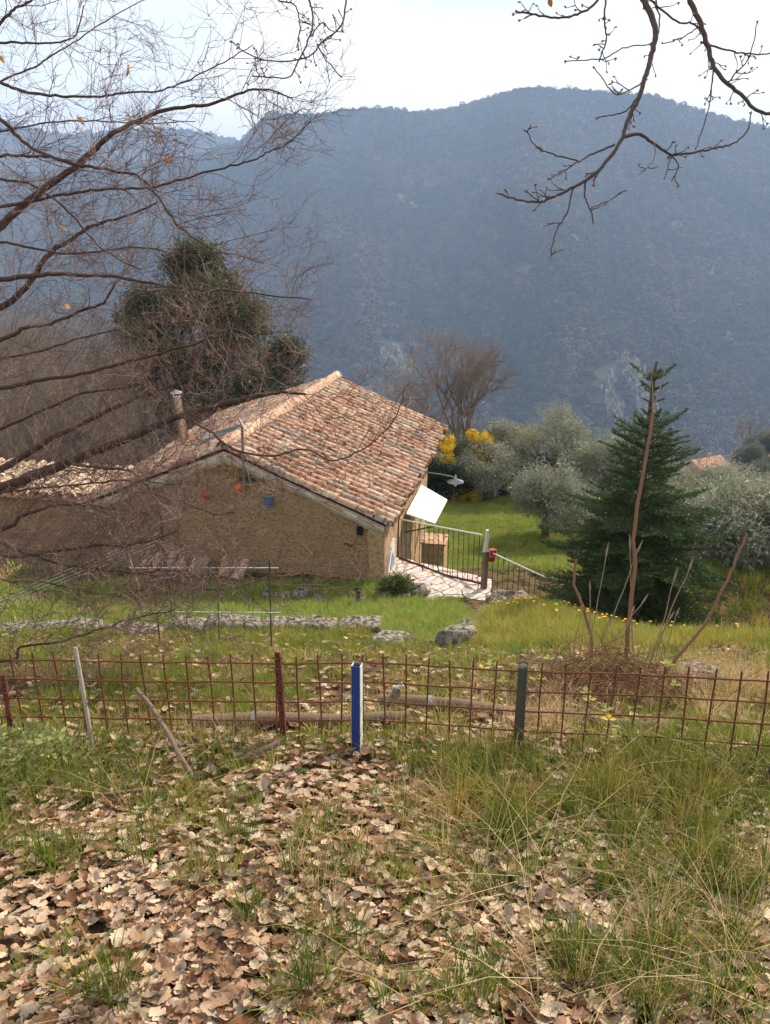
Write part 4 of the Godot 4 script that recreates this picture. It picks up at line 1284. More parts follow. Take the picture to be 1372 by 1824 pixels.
func spruce_branch(length: float, seed_: int) -> ArrayMesh:
	rng.seed = seed_
	var b := MB.new()
	var wood := Color(0.14, 0.09, 0.05)
	var shoot := func(p: Vector3, d: Vector3, l: float) -> Vector3:
		var n := maxi(3, int(l / 0.03))
		var dir := d
		var pts := PackedVector3Array([p])
		for i in n:
			dir = (dir + any_dir() * 0.06 + Vector3.UP * 0.02).normalized()
			p += dir * l / n
			pts.append(p)
		b.tube(pts, radii(pts.size(), 0.0035, 0.0015), 3, wood, false)
		var g := rng.randf_range(0.75, 1.3)
		for i in n:
			for k in 9:
				var q := pts[i].lerp(pts[i + 1], rng.randf())
				var o := spread((pts[i + 1] - pts[i]).normalized(), rng.randf_range(0.6, 1.1))
				o = (o + Vector3.UP * 0.25).normalized()
				var s := o.cross(any_dir()).normalized() * 0.0042
				var e := q + o * rng.randf_range(0.016, 0.026)
				b.tri(q - s, e, q + s, Color(0.07 * g, 0.12 * g, 0.046 * g) * rng.randf_range(0.8, 1.25))
		return p
	var p := Vector3.ZERO
	var d := Vector3(1, -0.05, 0).normalized()
	var step := 0.055
	var t := 0.0
	while t < length:
		var f := t / length
		d = (d + Vector3(0, 0.03 if f > 0.5 else -0.035, 0) + any_dir() * 0.03).normalized()
		shoot.call(p, d, step)
		if t > length * 0.10:
			for s in [-1, 1]:
				var l := (0.34 * (1.0 - f) + 0.09) * length * rng.randf_range(0.75, 1.15)
				var sd := (d * 0.75 + Vector3(0, 0.02, s * 0.75) + any_dir() * 0.08).normalized()
				shoot.call(p, sd, l)
				if l > 0.14:
					var m := p + sd * l * 0.45
					for s2 in [-1, 1]:
						shoot.call(m, (sd + sd.cross(Vector3.UP) * 0.8 * s2 + any_dir() * 0.1).normalized(), l * 0.42)
		p += d * step
		t += step
	return b.mesh()

func build_spruce() -> void:
	var root := thing("spruce_tree", "small dense dark green spruce with a bare leader beyond the mound", "tree", on_ground(3.25, -9.54))
	var base := ground(3.25, -9.54)
	var height := 0.10 - base
	rng.seed = 61
	var b := MB.new()
	var pts := curve([Vector3(0, -0.2, 0), Vector3(0.02, height * 0.5, 0), Vector3(0, height - 0.1, 0.0), Vector3(0.03, height + 0.12, 0)], 5)
	b.tube(pts, radii(pts.size(), 0.06, 0.006), 8)
	part(root, "trunk", b.mesh(), M.bark_grey)
	var meshes := [spruce_branch(1.15, 71), spruce_branch(1.05, 72), spruce_branch(0.7, 73), spruce_branch(0.62, 74), spruce_branch(0.34, 75), spruce_branch(0.22, 76)]
	var lens := [1.15, 1.05, 0.7, 0.62, 0.34, 0.22]
	var where := [[], [], [], [], [], []]
	rng.seed = 62
	var y := 0.12
	while y < height:
		var f := y / height
		var reach := lerpf(1.55, 0.10, pow(f, 1.25)) * (0.88 + 0.24 * noise.get_noise_1d(y * 160.0 + 5.0) + 0.12)
		if (f > 0.55 and f < 0.62) or (f > 0.80 and f < 0.90):
			reach *= 0.62
		var n := 9 if f < 0.85 else 5
		var turn := rng.randf() * TAU
		for k in n:
			var l := reach * rng.randf_range(0.66, 1.22)
			var best := 0
			for m in 6:
				if absf(lens[m] - l) < absf(lens[best] - l):
					best = m
			var s: float = l / lens[best]
			var bas := Basis(Vector3.UP, turn + TAU * k / n + rng.randf_range(-0.25, 0.25)) * Basis(Vector3(0, 0, 1), lerpf(0.12, 0.72, f) + rng.randf_range(-0.14, 0.14)) * Basis(Vector3(1, 0, 0), rng.randf_range(-0.3, 0.3))
			where[best].append(Transform3D(bas.scaled(Vector3.ONE * clampf(s, 0.6, 1.35)), Vector3(0, y + rng.randf_range(-0.03, 0.03), 0)))
		y += lerpf(0.105, 0.15, f)
	for k in 3: # upright shoots at the tip
		where[4].append(Transform3D(Basis(Vector3.UP, k * 2.1 + 0.4) * Basis(Vector3(0, 0, 1), 0.75), Vector3(0, height - 0.12, 0)))
	for m in 6:
		for t in where[m]:
			part(root, "bough", meshes[m], M.needle, t)

func build_trees() -> void:
	rng.seed = 300
	# olives
	var olive_spray := clump(34, 0.19, 0.10, 0.0125, 401, 0.15)
	var oc := [Color(0.25, 0.265, 0.19), Color(0.30, 0.31, 0.235), Color(0.20, 0.225, 0.145), Color(0.34, 0.345, 0.275)]
	var olive := func(label: String, x: float, z: float, trunk: float, w: float, hgt: float, count: int, lobes_n: int, group: String, low := 0.0) -> void:
		var lobes := []
		for k in lobes_n:
			var a := TAU * k / lobes_n + rng.randf_range(-0.4, 0.4)
			var rr := w * rng.randf_range(0.42, 0.62)
			lobes.append([Vector3(cos(a) * rr, trunk + hgt * rng.randf_range(0.12 + low, 0.62), sin(a) * rr), w * rng.randf_range(0.36, 0.52)])
		lobes.append([Vector3(0, trunk + hgt * 0.72, 0), w * 0.5])
		lobes.append([Vector3(w * 0.2, trunk + hgt * 0.45, 0.1), w * 0.55])
		leaf_tree("olive_tree", label, "tree", on_ground(x, z), trunk, 0.11, lobes, olive_spray, count, oc, M.bark_grey, group)
	olive.call("grey-green olive with a forked dark trunk standing in the meadow", 4.85, -22.2, 0.75, 1.45, 1.55, 1000, 7, "olive trees round the meadow")
	olive.call("tall feathery olive behind the meadow beside the yellow mimosa", 6.3, -28.6, 1.0, 1.75, 2.6, 1200, 8, "olive trees round the meadow")
	olive.call("small olive with a leaning trunk at the crest of the meadow", 3.75, -27.6, 0.75, 1.35, 1.4, 900, 7, "olive trees round the meadow")
	olive.call("pale olive peeping out between two flowering mimosas", 4.5, -29.6, 1.0, 1.2, 2.5, 650, 6, "olive trees round the meadow")
	olive.call("olive half hidden behind the spruce", 8.0, -27.0, 0.9, 1.6, 1.7, 800, 7, "olive trees round the meadow")
	olive.call("large dense olive on the bank beside the spruce", 6.0, -12.6, 0.4, 1.25, 1.15, 1700, 9, "olives on the bank beyond the mound", -0.25)
	olive.call("broad olive filling the bank behind the large olive", 8.9, -17.5, 0.5, 1.6, 1.5, 1700, 9, "olives on the bank beyond the mound", -0.15)
	olive.call("spindly grey olive between the spruce and the bank", 6.3, -17.8, 0.7, 1.4, 1.7, 1100, 8, "olives on the bank beyond the mound", -0.1)
	olive.call("rounded olive on the lower bank below the red roof", 11.0, -24.0, 0.5, 1.7, 1.3, 1400, 9, "olives on the bank beyond the mound", -0.1)
	olive.call("rounded olive low on the bank next to the meadow", 9.0, -25.5, 0.6, 1.5, 1.2, 1100, 8, "olives on the bank beyond the mound", -0.1)
	# mimosas in flower
	var mim_spray := clump(40, 0.22, 0.10, 0.012, 402, 0.2)
	var mc := [Color(0.085, 0.12, 0.045), Color(0.11, 0.145, 0.055), Color(0.06, 0.095, 0.035), Color(0.15, 0.17, 0.07)]
	var puff := MB.new()
	rng.seed = 403
	for i in 60:
		var p := any_dir() * 0.13 * pow(rng.randf(), 0.5)
		var s := any_dir() * 0.016
		var u := s.cross(any_dir()).normalized() * 0.016
		puff.quad(p - s, p + u, p + s, p - u)
	var pm := puff.mesh()
	var yellow := plain(lin(0.80, 0.55, 0.02), 0.8)
	rng.seed = 304
	leaf_tree("mimosa_bush", "mimosa bush heavy with bright yellow blossom beside the cabin eave", "bush", on_ground(2.95, -28.4), 0.6, 0.07,
		[[Vector3(-0.6, 1.2, 0.3), 0.85], [Vector3(0.3, 1.7, 0), 0.9], [Vector3(0.9, 1.2, 0.2), 0.8], [Vector3(0.0, 0.7, 0.3), 0.9], [Vector3(0.8, 2.0, -0.3), 0.6], [Vector3(-0.7, 2.0, 0), 0.6]], mim_spray, 900, mc, M.bark_grey, "mimosas behind the meadow", Vector2(0.8, 1.2),
		[pm, 300, [[Vector3(-0.75, 2.3, 0.5), 0.35], [Vector3(-0.8, 1.7, 0.6), 0.4], [Vector3(-1.0, 1.2, 0.6), 0.35], [Vector3(0.70, 2.35, 0.2), 0.32], [Vector3(0.5, 1.85, 0.5), 0.35], [Vector3(0.95, 1.7, 0.4), 0.3], [Vector3(0.3, 0.6, 0.9), 0.4], [Vector3(-0.3, 0.5, 0.9), 0.35], [Vector3(0.25, 2.5, 0), 0.2]], yellow])
	leaf_tree("mimosa_bush", "mimosa bush with sparse yellow blossom among the olives", "bush", on_ground(4.9, -30.5), 0.9, 0.07,
		[[Vector3(-0.3, 1.8, 0.3), 0.8], [Vector3(0.3, 2.4, 0), 0.8], [Vector3(0.6, 1.5, 0.2), 0.8]], mim_spray, 320, mc, M.bark_grey, "mimosas behind the meadow", Vector2(0.8, 1.2),
		[pm, 120, [[Vector3(0.35, 3.0, 0.5), 0.3], [Vector3(-0.2, 2.4, 0.7), 0.3], [Vector3(-0.25, 1.9, 0.8), 0.3], [Vector3(0.8, 2.8, 0.3), 0.3]], yellow])
	# dark evergreen hedge below the mimosas
	var laurel := clump(46, 0.25, 0.11, 0.022, 404, 0.2)
	var lc := [Color(0.035, 0.055, 0.022), Color(0.05, 0.075, 0.03), Color(0.028, 0.042, 0.018)]
	for k in 4:
		leaf_tree("evergreen_shrub", ["dark leafy shrub under the mimosa by the cabin", "dark leafy shrub behind the enamel lamp", "dark leafy shrub at the crest of the meadow", "dark leafy shrub behind the meadow olive"][k], "shrub", on_ground([1.9, 2.9, 4.4, 5.9][k], [-27.4, -28.0, -28.6, -28.4][k]), 0.3, 0.05,
			[[Vector3(-0.3, 0.6, 0), 0.7], [Vector3(0.4, 0.8, 0), 0.65], [Vector3(0, 1.1, 0), 0.55]], laurel, 190, lc, M.bark_grey, "dark shrubs along the crest")
	# tall dark conifer behind the cabin
	var dark_spray := clump(60, 0.34, 0.16, 0.02, 405, 0.1)
	var lobes := []
	rng.seed = 306
	for k in 40:
		var f := pow(k / 39.0, 0.9)
		var a := k * 2.4
		var r := (4.7 * (1.0 - pow(f, 3.0)) + 0.3) * rng.randf_range(0.5, 1.0)
		lobes.append([Vector3(cos(a) * r * 0.85, lerpf(1.4, 9.2, f), sin(a) * r * 0.6), lerpf(1.35, 0.8, f) * rng.randf_range(0.6, 1.15)])
	leaf_tree("conifer_tree", "tall broad dark conifer rising behind the cabin roof", "tree", on_ground(-6.9, -30.0), 4.0, 0.14, lobes, dark_spray, 5000, [Color(0.065, 0.09, 0.045), Color(0.085, 0.112, 0.055), Color(0.05, 0.07, 0.034), Color(0.14, 0.14, 0.08)], M.bark_grey, "", Vector2(0.8, 1.35))
	# bare tree with an ivied trunk, and bare trees around
	rng.seed = 310
	var bt := bare_tree("ivied_tree", "rounded leafless tree with ivy up its trunk behind the cabin", on_ground(4.25, -41.5), 3.3, 0.24, 6, 1, 0.5, M.twig_grey, "leafless trees below the cabin")
	var ivy_where := []
	var ivy_tint := []
	for i in 260:
		var y := pow(rng.randf(), 0.8) * 4.6
		var a := rng.randf() * TAU
		var r := rng.randf_range(0.15, 0.5) * (1.1 - y / 7.0)
		ivy_where.append(Transform3D(Basis(any_dir(), rng.randf() * TAU), Vector3(cos(a) * r, y, sin(a) * r)))
		ivy_tint.append(lc[rng.randi() % 3] * 1.2)
	many(bt, "ivy", laurel, M.foliage, ivy_where, ivy_tint)
	bare_tree("ivied_tree", "slim leafless tree left of the rounded one behind the roof", on_ground(2.3, -42.5), 3.0, 0.16, 5, 1, 0.5, M.twig_grey, "leafless trees below the cabin")
	bare_tree("leafless_tree", "leafless tree low behind the crest beside the rounded one", on_ground(6.4, -45.0), 2.2, 0.16, 5, 1, 0.5, M.twig_grey, "leafless trees below the cabin")
	# brown thicket left of the cabin
	rng.seed = 320
	for k in 8:
		bare_tree("thicket_shrub", ["tall brown leafless thicket shrub behind the shed roof", "brown leafless thicket shrub beside the conifer", "tangled brown thicket shrub behind the shed", "spreading brown thicket shrub beyond the shed", "low brown thicket shrub next to the cabin's shady slope", "brown thicket shrub below the conifer", "dense brown thicket shrub at the shed corner", "tall brown thicket shrub far behind the shed"][k],
			on_ground([-9.6, -8.2, -11.2, -7.3, -6.5, -12.6, -8.9, -10.4][k], [-19.0, -21.0, -22.0, -19.5, -17.2, -25.0, -16.8, -24.5][k]), [2.0, 1.9, 2.2, 1.6, 1.2, 2.3, 1.5, 2.3][k], 0.05, 5, 7, 0.75, M.twig_grey, "brown thicket behind the shed")
	# green understorey left of the cabin
	rng.seed = 330
	for k in 3:
		leaf_tree("evergreen_shrub", ["grey-green shrub by the flue of the cabin", "green bramble shrub behind the shed roof", "ivy green shrub beneath the conifer"][k], "shrub", on_ground([-6.4, -8.6, -5.6][k], [-18.5, -17.5, -23.0][k]), 0.4, 0.06,
			[[Vector3(-0.5, 1.0, 0), 0.9], [Vector3(0.5, 1.4, 0), 0.9], [Vector3(0, 2.0, 0), 0.8]], laurel, 330, [Color(0.11, 0.13, 0.075), Color(0.08, 0.105, 0.05), Color(0.14, 0.155, 0.10)], M.bark_grey, "shrubs left of the cabin")
	# far bank on the right: bare trees, a pine, and the roof of a neighbour's house
	rng.seed = 340
	for k in 9:
		var x: float = [74, 84, 95, 104, 112, 88, 70, 120, 99][k]
		var z: float = [-205, -214, -200, -210, -220, -236, -228, -205, -240][k]
		bare_tree("far_tree", ["round far tree left of the red roof", "far tree just behind the red roof", "far tree to the right of the red roof", "tall far tree on the right bank", "far tree at the end of the right bank", "far tree standing above the red roof", "thin far tree below the mountain scree", "far tree by the pine", "far tree uphill of the red roof"][k] + ", leafless brown", on_ground(x, z), 5.5, 0.35, 4, 1, 0.5, M.twig_grey, "leafless trees on the far bank")
	var pine_spray := clump(60, 1.1, 0.6, 0.12, 406, 0.4)
	rng.seed = 345
	leaf_tree("pine_tree", "flat-topped dark pine on the far bank", "tree", on_ground(103, -212), 7.0, 0.3, [[Vector3(0, 10.0, 0), 3.2], [Vector3(2, 8.6, 0), 2.5], [Vector3(-2, 8.4, 1), 2.6]], pine_spray, 160, [Color(0.07, 0.10, 0.05), Color(0.05, 0.075, 0.04)], M.bark_grey)
	var far_spray := clump(60, 0.9, 0.30, 0.06, 407, 0.2)
	rng.seed = 350
	for k in 64:
		var x := rng.randf_range(20.0, 130.0)
		var z := -rng.randf_range(60.0, 250.0)
		if k < 10:
			x = rng.randf_range(14.0, 45.0)
			z = -rng.randf_range(55.0, 90.0)
		if k >= 44:
			x = 46.0 + (k - 44) * 4.2 + rng.randf_range(-3, 3)
			z = -x / rng.randf_range(0.46, 0.53)
		if x / -z > 0.62 or (k >= 10 and x / -z < 0.3) or (absf(x / -z - 0.42) < 0.045 and z > -195.0 and z < -120.0):
			continue
		var w := rng.randf_range(2.0, 3.2)
		leaf_tree("hillside_tree", "rounded grey-green tree on the slope below the meadow", "tree", on_ground(x, z), 1.2, 0.2, [[Vector3(-w * 0.4, 2.4, 0), w * 0.7], [Vector3(w * 0.4, 2.8, 0), w * 0.7], [Vector3(0, 3.6, 0.3), w * 0.7]], far_spray, 260, [Color(0.15, 0.165, 0.11), Color(0.11, 0.125, 0.075), Color(0.18, 0.185, 0.14)], M.bark_grey, "grey-green trees on the lower slope")
	var fh := thing("far_house", "distant house of which only the red tiled roof shows among trees", "house", on_ground(82, -195), 0.5)
	var b := MB.new()
	b.box(Vector3(-5, -1, -3.5), Vector3(5, 3.2, 3.5))
	part(fh, "wall", b.mesh(), M.pale_plaster)
	b = MB.new()
	b.quad(Vector3(-5.4, 3.0, 4.0), Vector3(-5.4, 4.9, 0), Vector3(5.4, 4.9, 0), Vector3(5.4, 3.0, 4.0))
	b.quad(Vector3(5.4, 3.0, -4.0), Vector3(5.4, 4.9, 0), Vector3(-5.4, 4.9, 0), Vector3(-5.4, 3.0, -4.0))
	for s in [-5.39, 5.39]:
		b.tri(Vector3(s, 3.0, -4.0), Vector3(s, 4.9, 0), Vector3(s, 3.0, 4.0))
	part(fh, "roof", b.mesh(), plain(lin(0.46, 0.24, 0.17), 0.9))
	b = MB.new()
	b.box(Vector3(1.6, 4.3, -0.8), Vector3(2.3, 5.7, -0.2))
	part(fh, "chimney", b.mesh(), M.pale_plaster)

# ------------------------------------------------------------------ fences, gate and small things
func along(pts: Array, s: float) -> Vector3:
	for i in pts.size() - 1:
		var l: float = pts[i].distance_to(pts[i + 1])
		if s <= l or i == pts.size() - 2:
			return pts[i].lerp(pts[i + 1], s / l)
		s -= l
	return pts[0]

func build_mesh_fence() -> void:
	var top := [Vector3(-2.2, -0.20, -3.18), Vector3(-1.60, -0.20, -3.17), Vector3(-0.98, -0.205, -3.16), Vector3(-0.50, -0.21, -3.16), Vector3(-0.12, -0.21, -3.16), Vector3(0.21, -0.19, -3.09), Vector3(0.59, -0.17, -3.01), Vector3(1.20, -0.11, -2.87), Vector3(1.49, -0.09, -2.80), Vector3(2.1, -0.03, -2.62)]
	rng.seed = 501
	for panel in 2:
		var root := thing("wire_mesh_fence", ["rusty square wire mesh fence left of the blue post", "rusty square wire mesh fence right of the blue post"][panel], "fence", Vector3.ZERO, 0.0, "rusty mesh panels across the slope")
		var s0 := 0.0 if panel == 0 else 2.10
		var s1 := 2.07 if panel == 0 else 4.42
		var back := Vector3(0, 0, -0.012 * panel)
		var n := int((s1 - s0) / 0.1)
		for i in n + 1:
			var p := along(top, s0 + i * 0.1) + back
			var low := minf(p.y - 0.42, ground(p.x, p.z) - 0.03)
			var lean := Vector3(rng.randf_range(-0.008, 0.008), 0, rng.randf_range(-0.006, 0.006))
			var bend := Vector3(rng.randf_range(-0.004, 0.004), 0, rng.randf_range(-0.004, 0.004))
			var b := MB.new()
			b.tube(PackedVector3Array([p + Vector3(0, rng.randf_range(0.03, 0.045), 0) + lean, p + Vector3(0, -0.12, 0) + bend, Vector3(p.x, low, p.z) - lean]), PackedFloat32Array([0.0041, 0.0041, 0.0041]), 6)
			part(root, "upright_wire", b.mesh(), M.rust)
		for j in 5:
			var pts := PackedVector3Array()
			var m := 24
			for i in m + 1:
				pts.append(along(top, lerpf(s0 - 0.02, s1 + 0.02, float(i) / m)) + back + Vector3(0, -0.1 * j + rng.randf_range(-0.003, 0.003), 0.0082))
			var b := MB.new()
			b.tube(pts, radii(pts.size(), 0.0041, 0.0041), 6)
			part(root, "cross_wire", b.mesh(), M.rust)
	# posts
	var post := func(called: String, label: String, t: Vector3, g: Vector3, r: float, mat: Material, sides: int) -> Node3D:
		var foot := Vector3(g.x, ground(g.x, g.z) - 0.12, g.z)
		var o := thing(called, label, "post", foot, 0.0, "fence posts")
		var b := MB.new()
		var line := curve([Vector3.ZERO, (t - foot) * 0.5 + any_dir() * 0.004, t - foot], 3)
		b.tube(line, radii(line.size(), r, r), sides)
		part(o, "shaft", b.mesh(), mat)
		return o
	post.call("fence_post", "slim whitish bamboo cane post leaning in the rusty mesh", Vector3(-1.37, -0.10, -3.10), Vector3(-1.28, 0, -2.93), 0.0095, M.cane, 9)
	post.call("fence_post", "dark iron stub post holding the end of the rusty mesh", Vector3(-1.72, -0.25, -3.12), Vector3(-1.69, 0, -3.02), 0.013, M.iron_red, 7)
	var red := MB.new()
	var ip: Node3D = thing("fence_post", "brown-red angle iron post in the rusty mesh", "post", Vector3(-0.46, -0.68, -3.06), 0.0, "fence posts")
	red.hexa([Vector3(-0.014, 0, 0), Vector3(0.016, 0, 0), Vector3(0.016, 0, 0.005), Vector3(-0.014, 0, 0.005), Vector3(-0.034, 0.54, -0.07), Vector3(-0.004, 0.54, -0.07), Vector3(-0.004, 0.54, -0.065), Vector3(-0.034, 0.54, -0.065)])
	red.hexa([Vector3(0.011, 0, 0.005), Vector3(0.016, 0, 0.005), Vector3(0.016, 0, 0.035), Vector3(0.011, 0, 0.035), Vector3(-0.009, 0.54, -0.065), Vector3(-0.004, 0.54, -0.065), Vector3(-0.004, 0.54, -0.035), Vector3(-0.009, 0.54, -0.035)])
	part(ip, "angle_iron", red.mesh(), M.iron_red)
	red = MB.new()
	red.tube(PackedVector3Array([Vector3(-0.045, 0.52, -0.05), Vector3(-0.02, 0.53, -0.025), Vector3(0.005, 0.52, -0.05), Vector3(-0.02, 0.515, -0.08), Vector3(-0.045, 0.52, -0.05)]), radii(5, 0.003, 0.003), 5)
	part(ip, "wire_tie", red.mesh(), M.rust)
	var gp: Node3D = post.call("fence_post", "dark grey-green round tube post right of the blue post", Vector3(0.60, -0.14, -3.02), Vector3(0.60, 0, -2.98), 0.021, M.pole_green, 12)
	var rim := MB.new()
	rim.tube(PackedVector3Array([Vector3(0, 0.0, 0), Vector3(0, 0.012, 0)]), PackedFloat32Array([0.0225, 0.0225]), 12, Color.WHITE, false)
	var rr := part(gp, "rim", rim.mesh(), M.zinc)
	rr.position = Vector3(0.60, -0.148, -3.02) - gp.position
	# the blue and white square tube
	var bp := thing("fence_post", "square tube post painted blue with a white side", "post", Vector3(-0.125, -0.66, -2.965), -0.26, "fence posts")
	var hgt := 0.52
	var lean := Vector3(-0.012, hgt, -0.055)
	var w := 0.021
	var c0 := [Vector3(-w, 0, w), Vector3(w, 0, w), Vector3(w, 0, -w), Vector3(-w, 0, -w)]
	var mats := [M.blue_paint, M.white_paint, M.zinc, M.white_paint]
	var names := ["blue_face", "white_face", "back_face", "white_face"]
	for i in 4:
		var a: Vector3 = c0[i]
		var e: Vector3 = c0[(i + 1) % 4]
		var inn := -((a + e) * 0.5).normalized() * 0.003
		var b := MB.new()
		b.hexa([a, e, e + inn, a + inn, a + lean, e + lean, e + lean + inn, a + lean + inn])
		part(bp, names[i], b.mesh(), mats[i])
	var plug := MB.new()
	plug.box(Vector3(-0.0178, hgt - 0.03, -0.0178), Vector3(0.0178, hgt - 0.012, 0.0178))
	part(bp, "hollow_end", plug.mesh(), M.iron_dark).position = Vector3(lean.x, 0, lean.z)
	# right hand stub
	var sb := thing("fence_post", "short striped blue post at the right end of the mesh", "post", Vector3(1.60, ground(1.60, -2.72) - 0.05, -2.72), 0.0, "fence posts")
	for k in 7:
		var b := MB.new()
		b.rod(Vector3(0, k * 0.04, 0), Vector3(0, k * 0.04 + (0.03 if k % 2 == 0 else 0.009) + 0.0, 0), 0.02, 0.02, 10)
		part(sb, "band", b.mesh(), M.blue_paint if k % 2 == 0 else M.zinc)

func build_gate() -> void:
	var post_at := house_point(Vector3(4.05, 0.0, -0.05))
	# gate post
	var gp := thing("gate_post", "weathered wooden gate post with a whitened top by the patio", "post", post_at)
	var b := MB.new()
	var line := curve([Vector3(0, -0.3, 0), Vector3(0.01, 0.35, 0), Vector3(0.0, 0.64, 0)], 4, 0.006)
	b.tube(line, radii(line.size(), 0.055, 0.045), 9)
	part(gp, "shaft", b.mesh(), M.wood_grey)
	b = MB.new()
	line = curve([Vector3(0.0, 0.62, 0), Vector3(0.012, 0.78, 0), Vector3(0.02, 0.98, 0)], 4, 0.004)
	b.tube(line, radii(line.size(), 0.04, 0.022), 8)
	part(gp, "whitened_top", b.mesh(), M.white_paint)
	# gate
	var a := house_point(Vector3(2.58, 0.02, -0.98))
	var e := post_at + Vector3(-0.05, 0.10, 0.0)
	var root := thing("garden_gate", "low iron gate of thin upright bars with a pale green top rail", "gate", a)
	var run := e - a
	b = MB.new()
	b.rod(Vector3(0, 0.70, 0), run + Vector3(0, 0.80, 0), 0.012, 0.012, 8)
	part(root, "top_rail", b.mesh(), M.rail)
	b = MB.new()
	line = curve([Vector3(0, 0.03, 0), run * 0.3 + Vector3(0, 0.0, 0), run * 0.65 + Vector3(0, -0.02, 0), run + Vector3(0, 0.02, 0)], 5, 0.008)
	b.tube(line, radii(line.size(), 0.02, 0.02), 6)
	part(root, "bottom_rail", b.mesh(), M.iron_red)
	for i in 17:
		var t := (i + 0.5) / 17.0
		b = MB.new()
		b.rod(run * t + Vector3(0, 0.0, 0), run * t + Vector3(0, 0.70 + 0.1 * t, 0), 0.0062, 0.0062, 6)
		part(root, "bar", b.mesh(), M.pole_green)
	# red box on the post
	var box := thing("letter_box", "small red box with pale edges fixed on the gate post", "box", post_at + Vector3(0.10, 0.62, 0.03), 0.25)
	box.scale = Vector3.ONE * 0.82
	b = MB.new()
	b.box(Vector3(-0.06, -0.05, -0.05), Vector3(0.06, 0.08, 0.05))
	part(box, "body", b.mesh(), M.red_box)
	b = MB.new()
	for q in [[Vector3(-0.07, 0.075, 0.05), Vector3(0.07, 0.088, 0.06)], [Vector3(-0.07, -0.05, 0.05), Vector3(-0.058, 0.074, 0.06)], [Vector3(0.058, -0.05, 0.05), Vector3(0.07, 0.074, 0.06)], [Vector3(-0.057, -0.05, 0.05), Vector3(0.057, -0.038, 0.06)]]:
		b.box(q[0], q[1])
	part(box, "pale_edge", b.mesh(), M.red_edge)
	b = MB.new()
	b.tube(PackedVector3Array([Vector3(0.0, 0.05, 0.053), Vector3(-0.005, 0.01, 0.056), Vector3(0.015, -0.015, 0.056), Vector3(0.04, -0.02, 0.053)]), radii(4, 0.004, 0.004), 5)
	part(box, "pale_curl", b.mesh(), M.red_edge)
	b = MB.new()
	b.hexa([Vector3(-0.05, -0.16, -0.03), Vector3(0.045, -0.15, -0.03), Vector3(0.045, -0.15, 0.03), Vector3(-0.05, -0.16, 0.03), Vector3(-0.06, -0.052, -0.04), Vector3(0.055, -0.052, -0.04), Vector3(0.055, -0.052, 0.04), Vector3(-0.06, -0.052, 0.04)])
	part(box, "lower_flap", b.mesh(), M.red_box)
	# railing right of the post
	var rl := thing("railing", "thin iron railing with a pale green rail right of the gate post", "railing", post_at)
	var end := Vector3(0.72, -0.05, 0.42)
	b = MB.new()
	b.rod(Vector3(0.03, 0.66, 0.02), end + Vector3(0.35, 0.40, 0.2), 0.011, 0.011, 8)
	part(rl, "top_rail", b.mesh(), M.rail)
	for i in 11:
		var t := (i + 0.6) / 10.0
		b = MB.new()
		var foot := end * t
		foot.y = ground(post_at.x + foot.x, post_at.z + foot.z) - post_at.y - 0.1
		b.rod(foot, Vector3(foot.x, lerpf(0.65, 0.45, t / 1.1), foot.z), 0.006, 0.006, 6)
		part(rl, "bar", b.mesh(), M.pole_green)
	# stakes of a garden fence in the meadow beyond
	rng.seed = 511
	for k in 7:
		var x := 2.6 + k * 0.55 + rng.randf_range(-0.1, 0.1)
		var z := -16.2 + k * 0.22
		var st := thing("garden_stake", "thin pale stake of a wire fence in the meadow", "stake", on_ground(x, z, -0.1), 0.0, "garden stakes beyond the gate")
		b = MB.new()
		b.rod(Vector3.ZERO, Vector3(rng.randf_range(-0.05, 0.05), 0.75, 0), 0.016, 0.013, 6)
		part(st, "stick", b.mesh(), M.pole_green if k % 3 == 0 else M.wood_pale)
	# low tile-capped wall stub beyond the gate
	var stub := thing("wall_stub", "low rendered wall stub with a clay tile cap beside the cabin", "wall", house_point(Vector3(3.02, -0.9, -2.5)), HOUSE_TURN)
	b = MB.new()
	b.box(Vector3(-0.30, -0.9, -0.5), Vector3(0.12, 0.62, 0.02))
	part(stub, "wall", b.mesh(), M.pale_plaster)
	for k in 3:
		b = MB.new()
		b.box(Vector3(-0.32, 0.625, -0.52 + k * 0.187), Vector3(0.15, 0.65, -0.34 + k * 0.187))
		part(stub, "cap_tile", b.mesh(), [M.tile1, M.tile3, M.tile0][k])

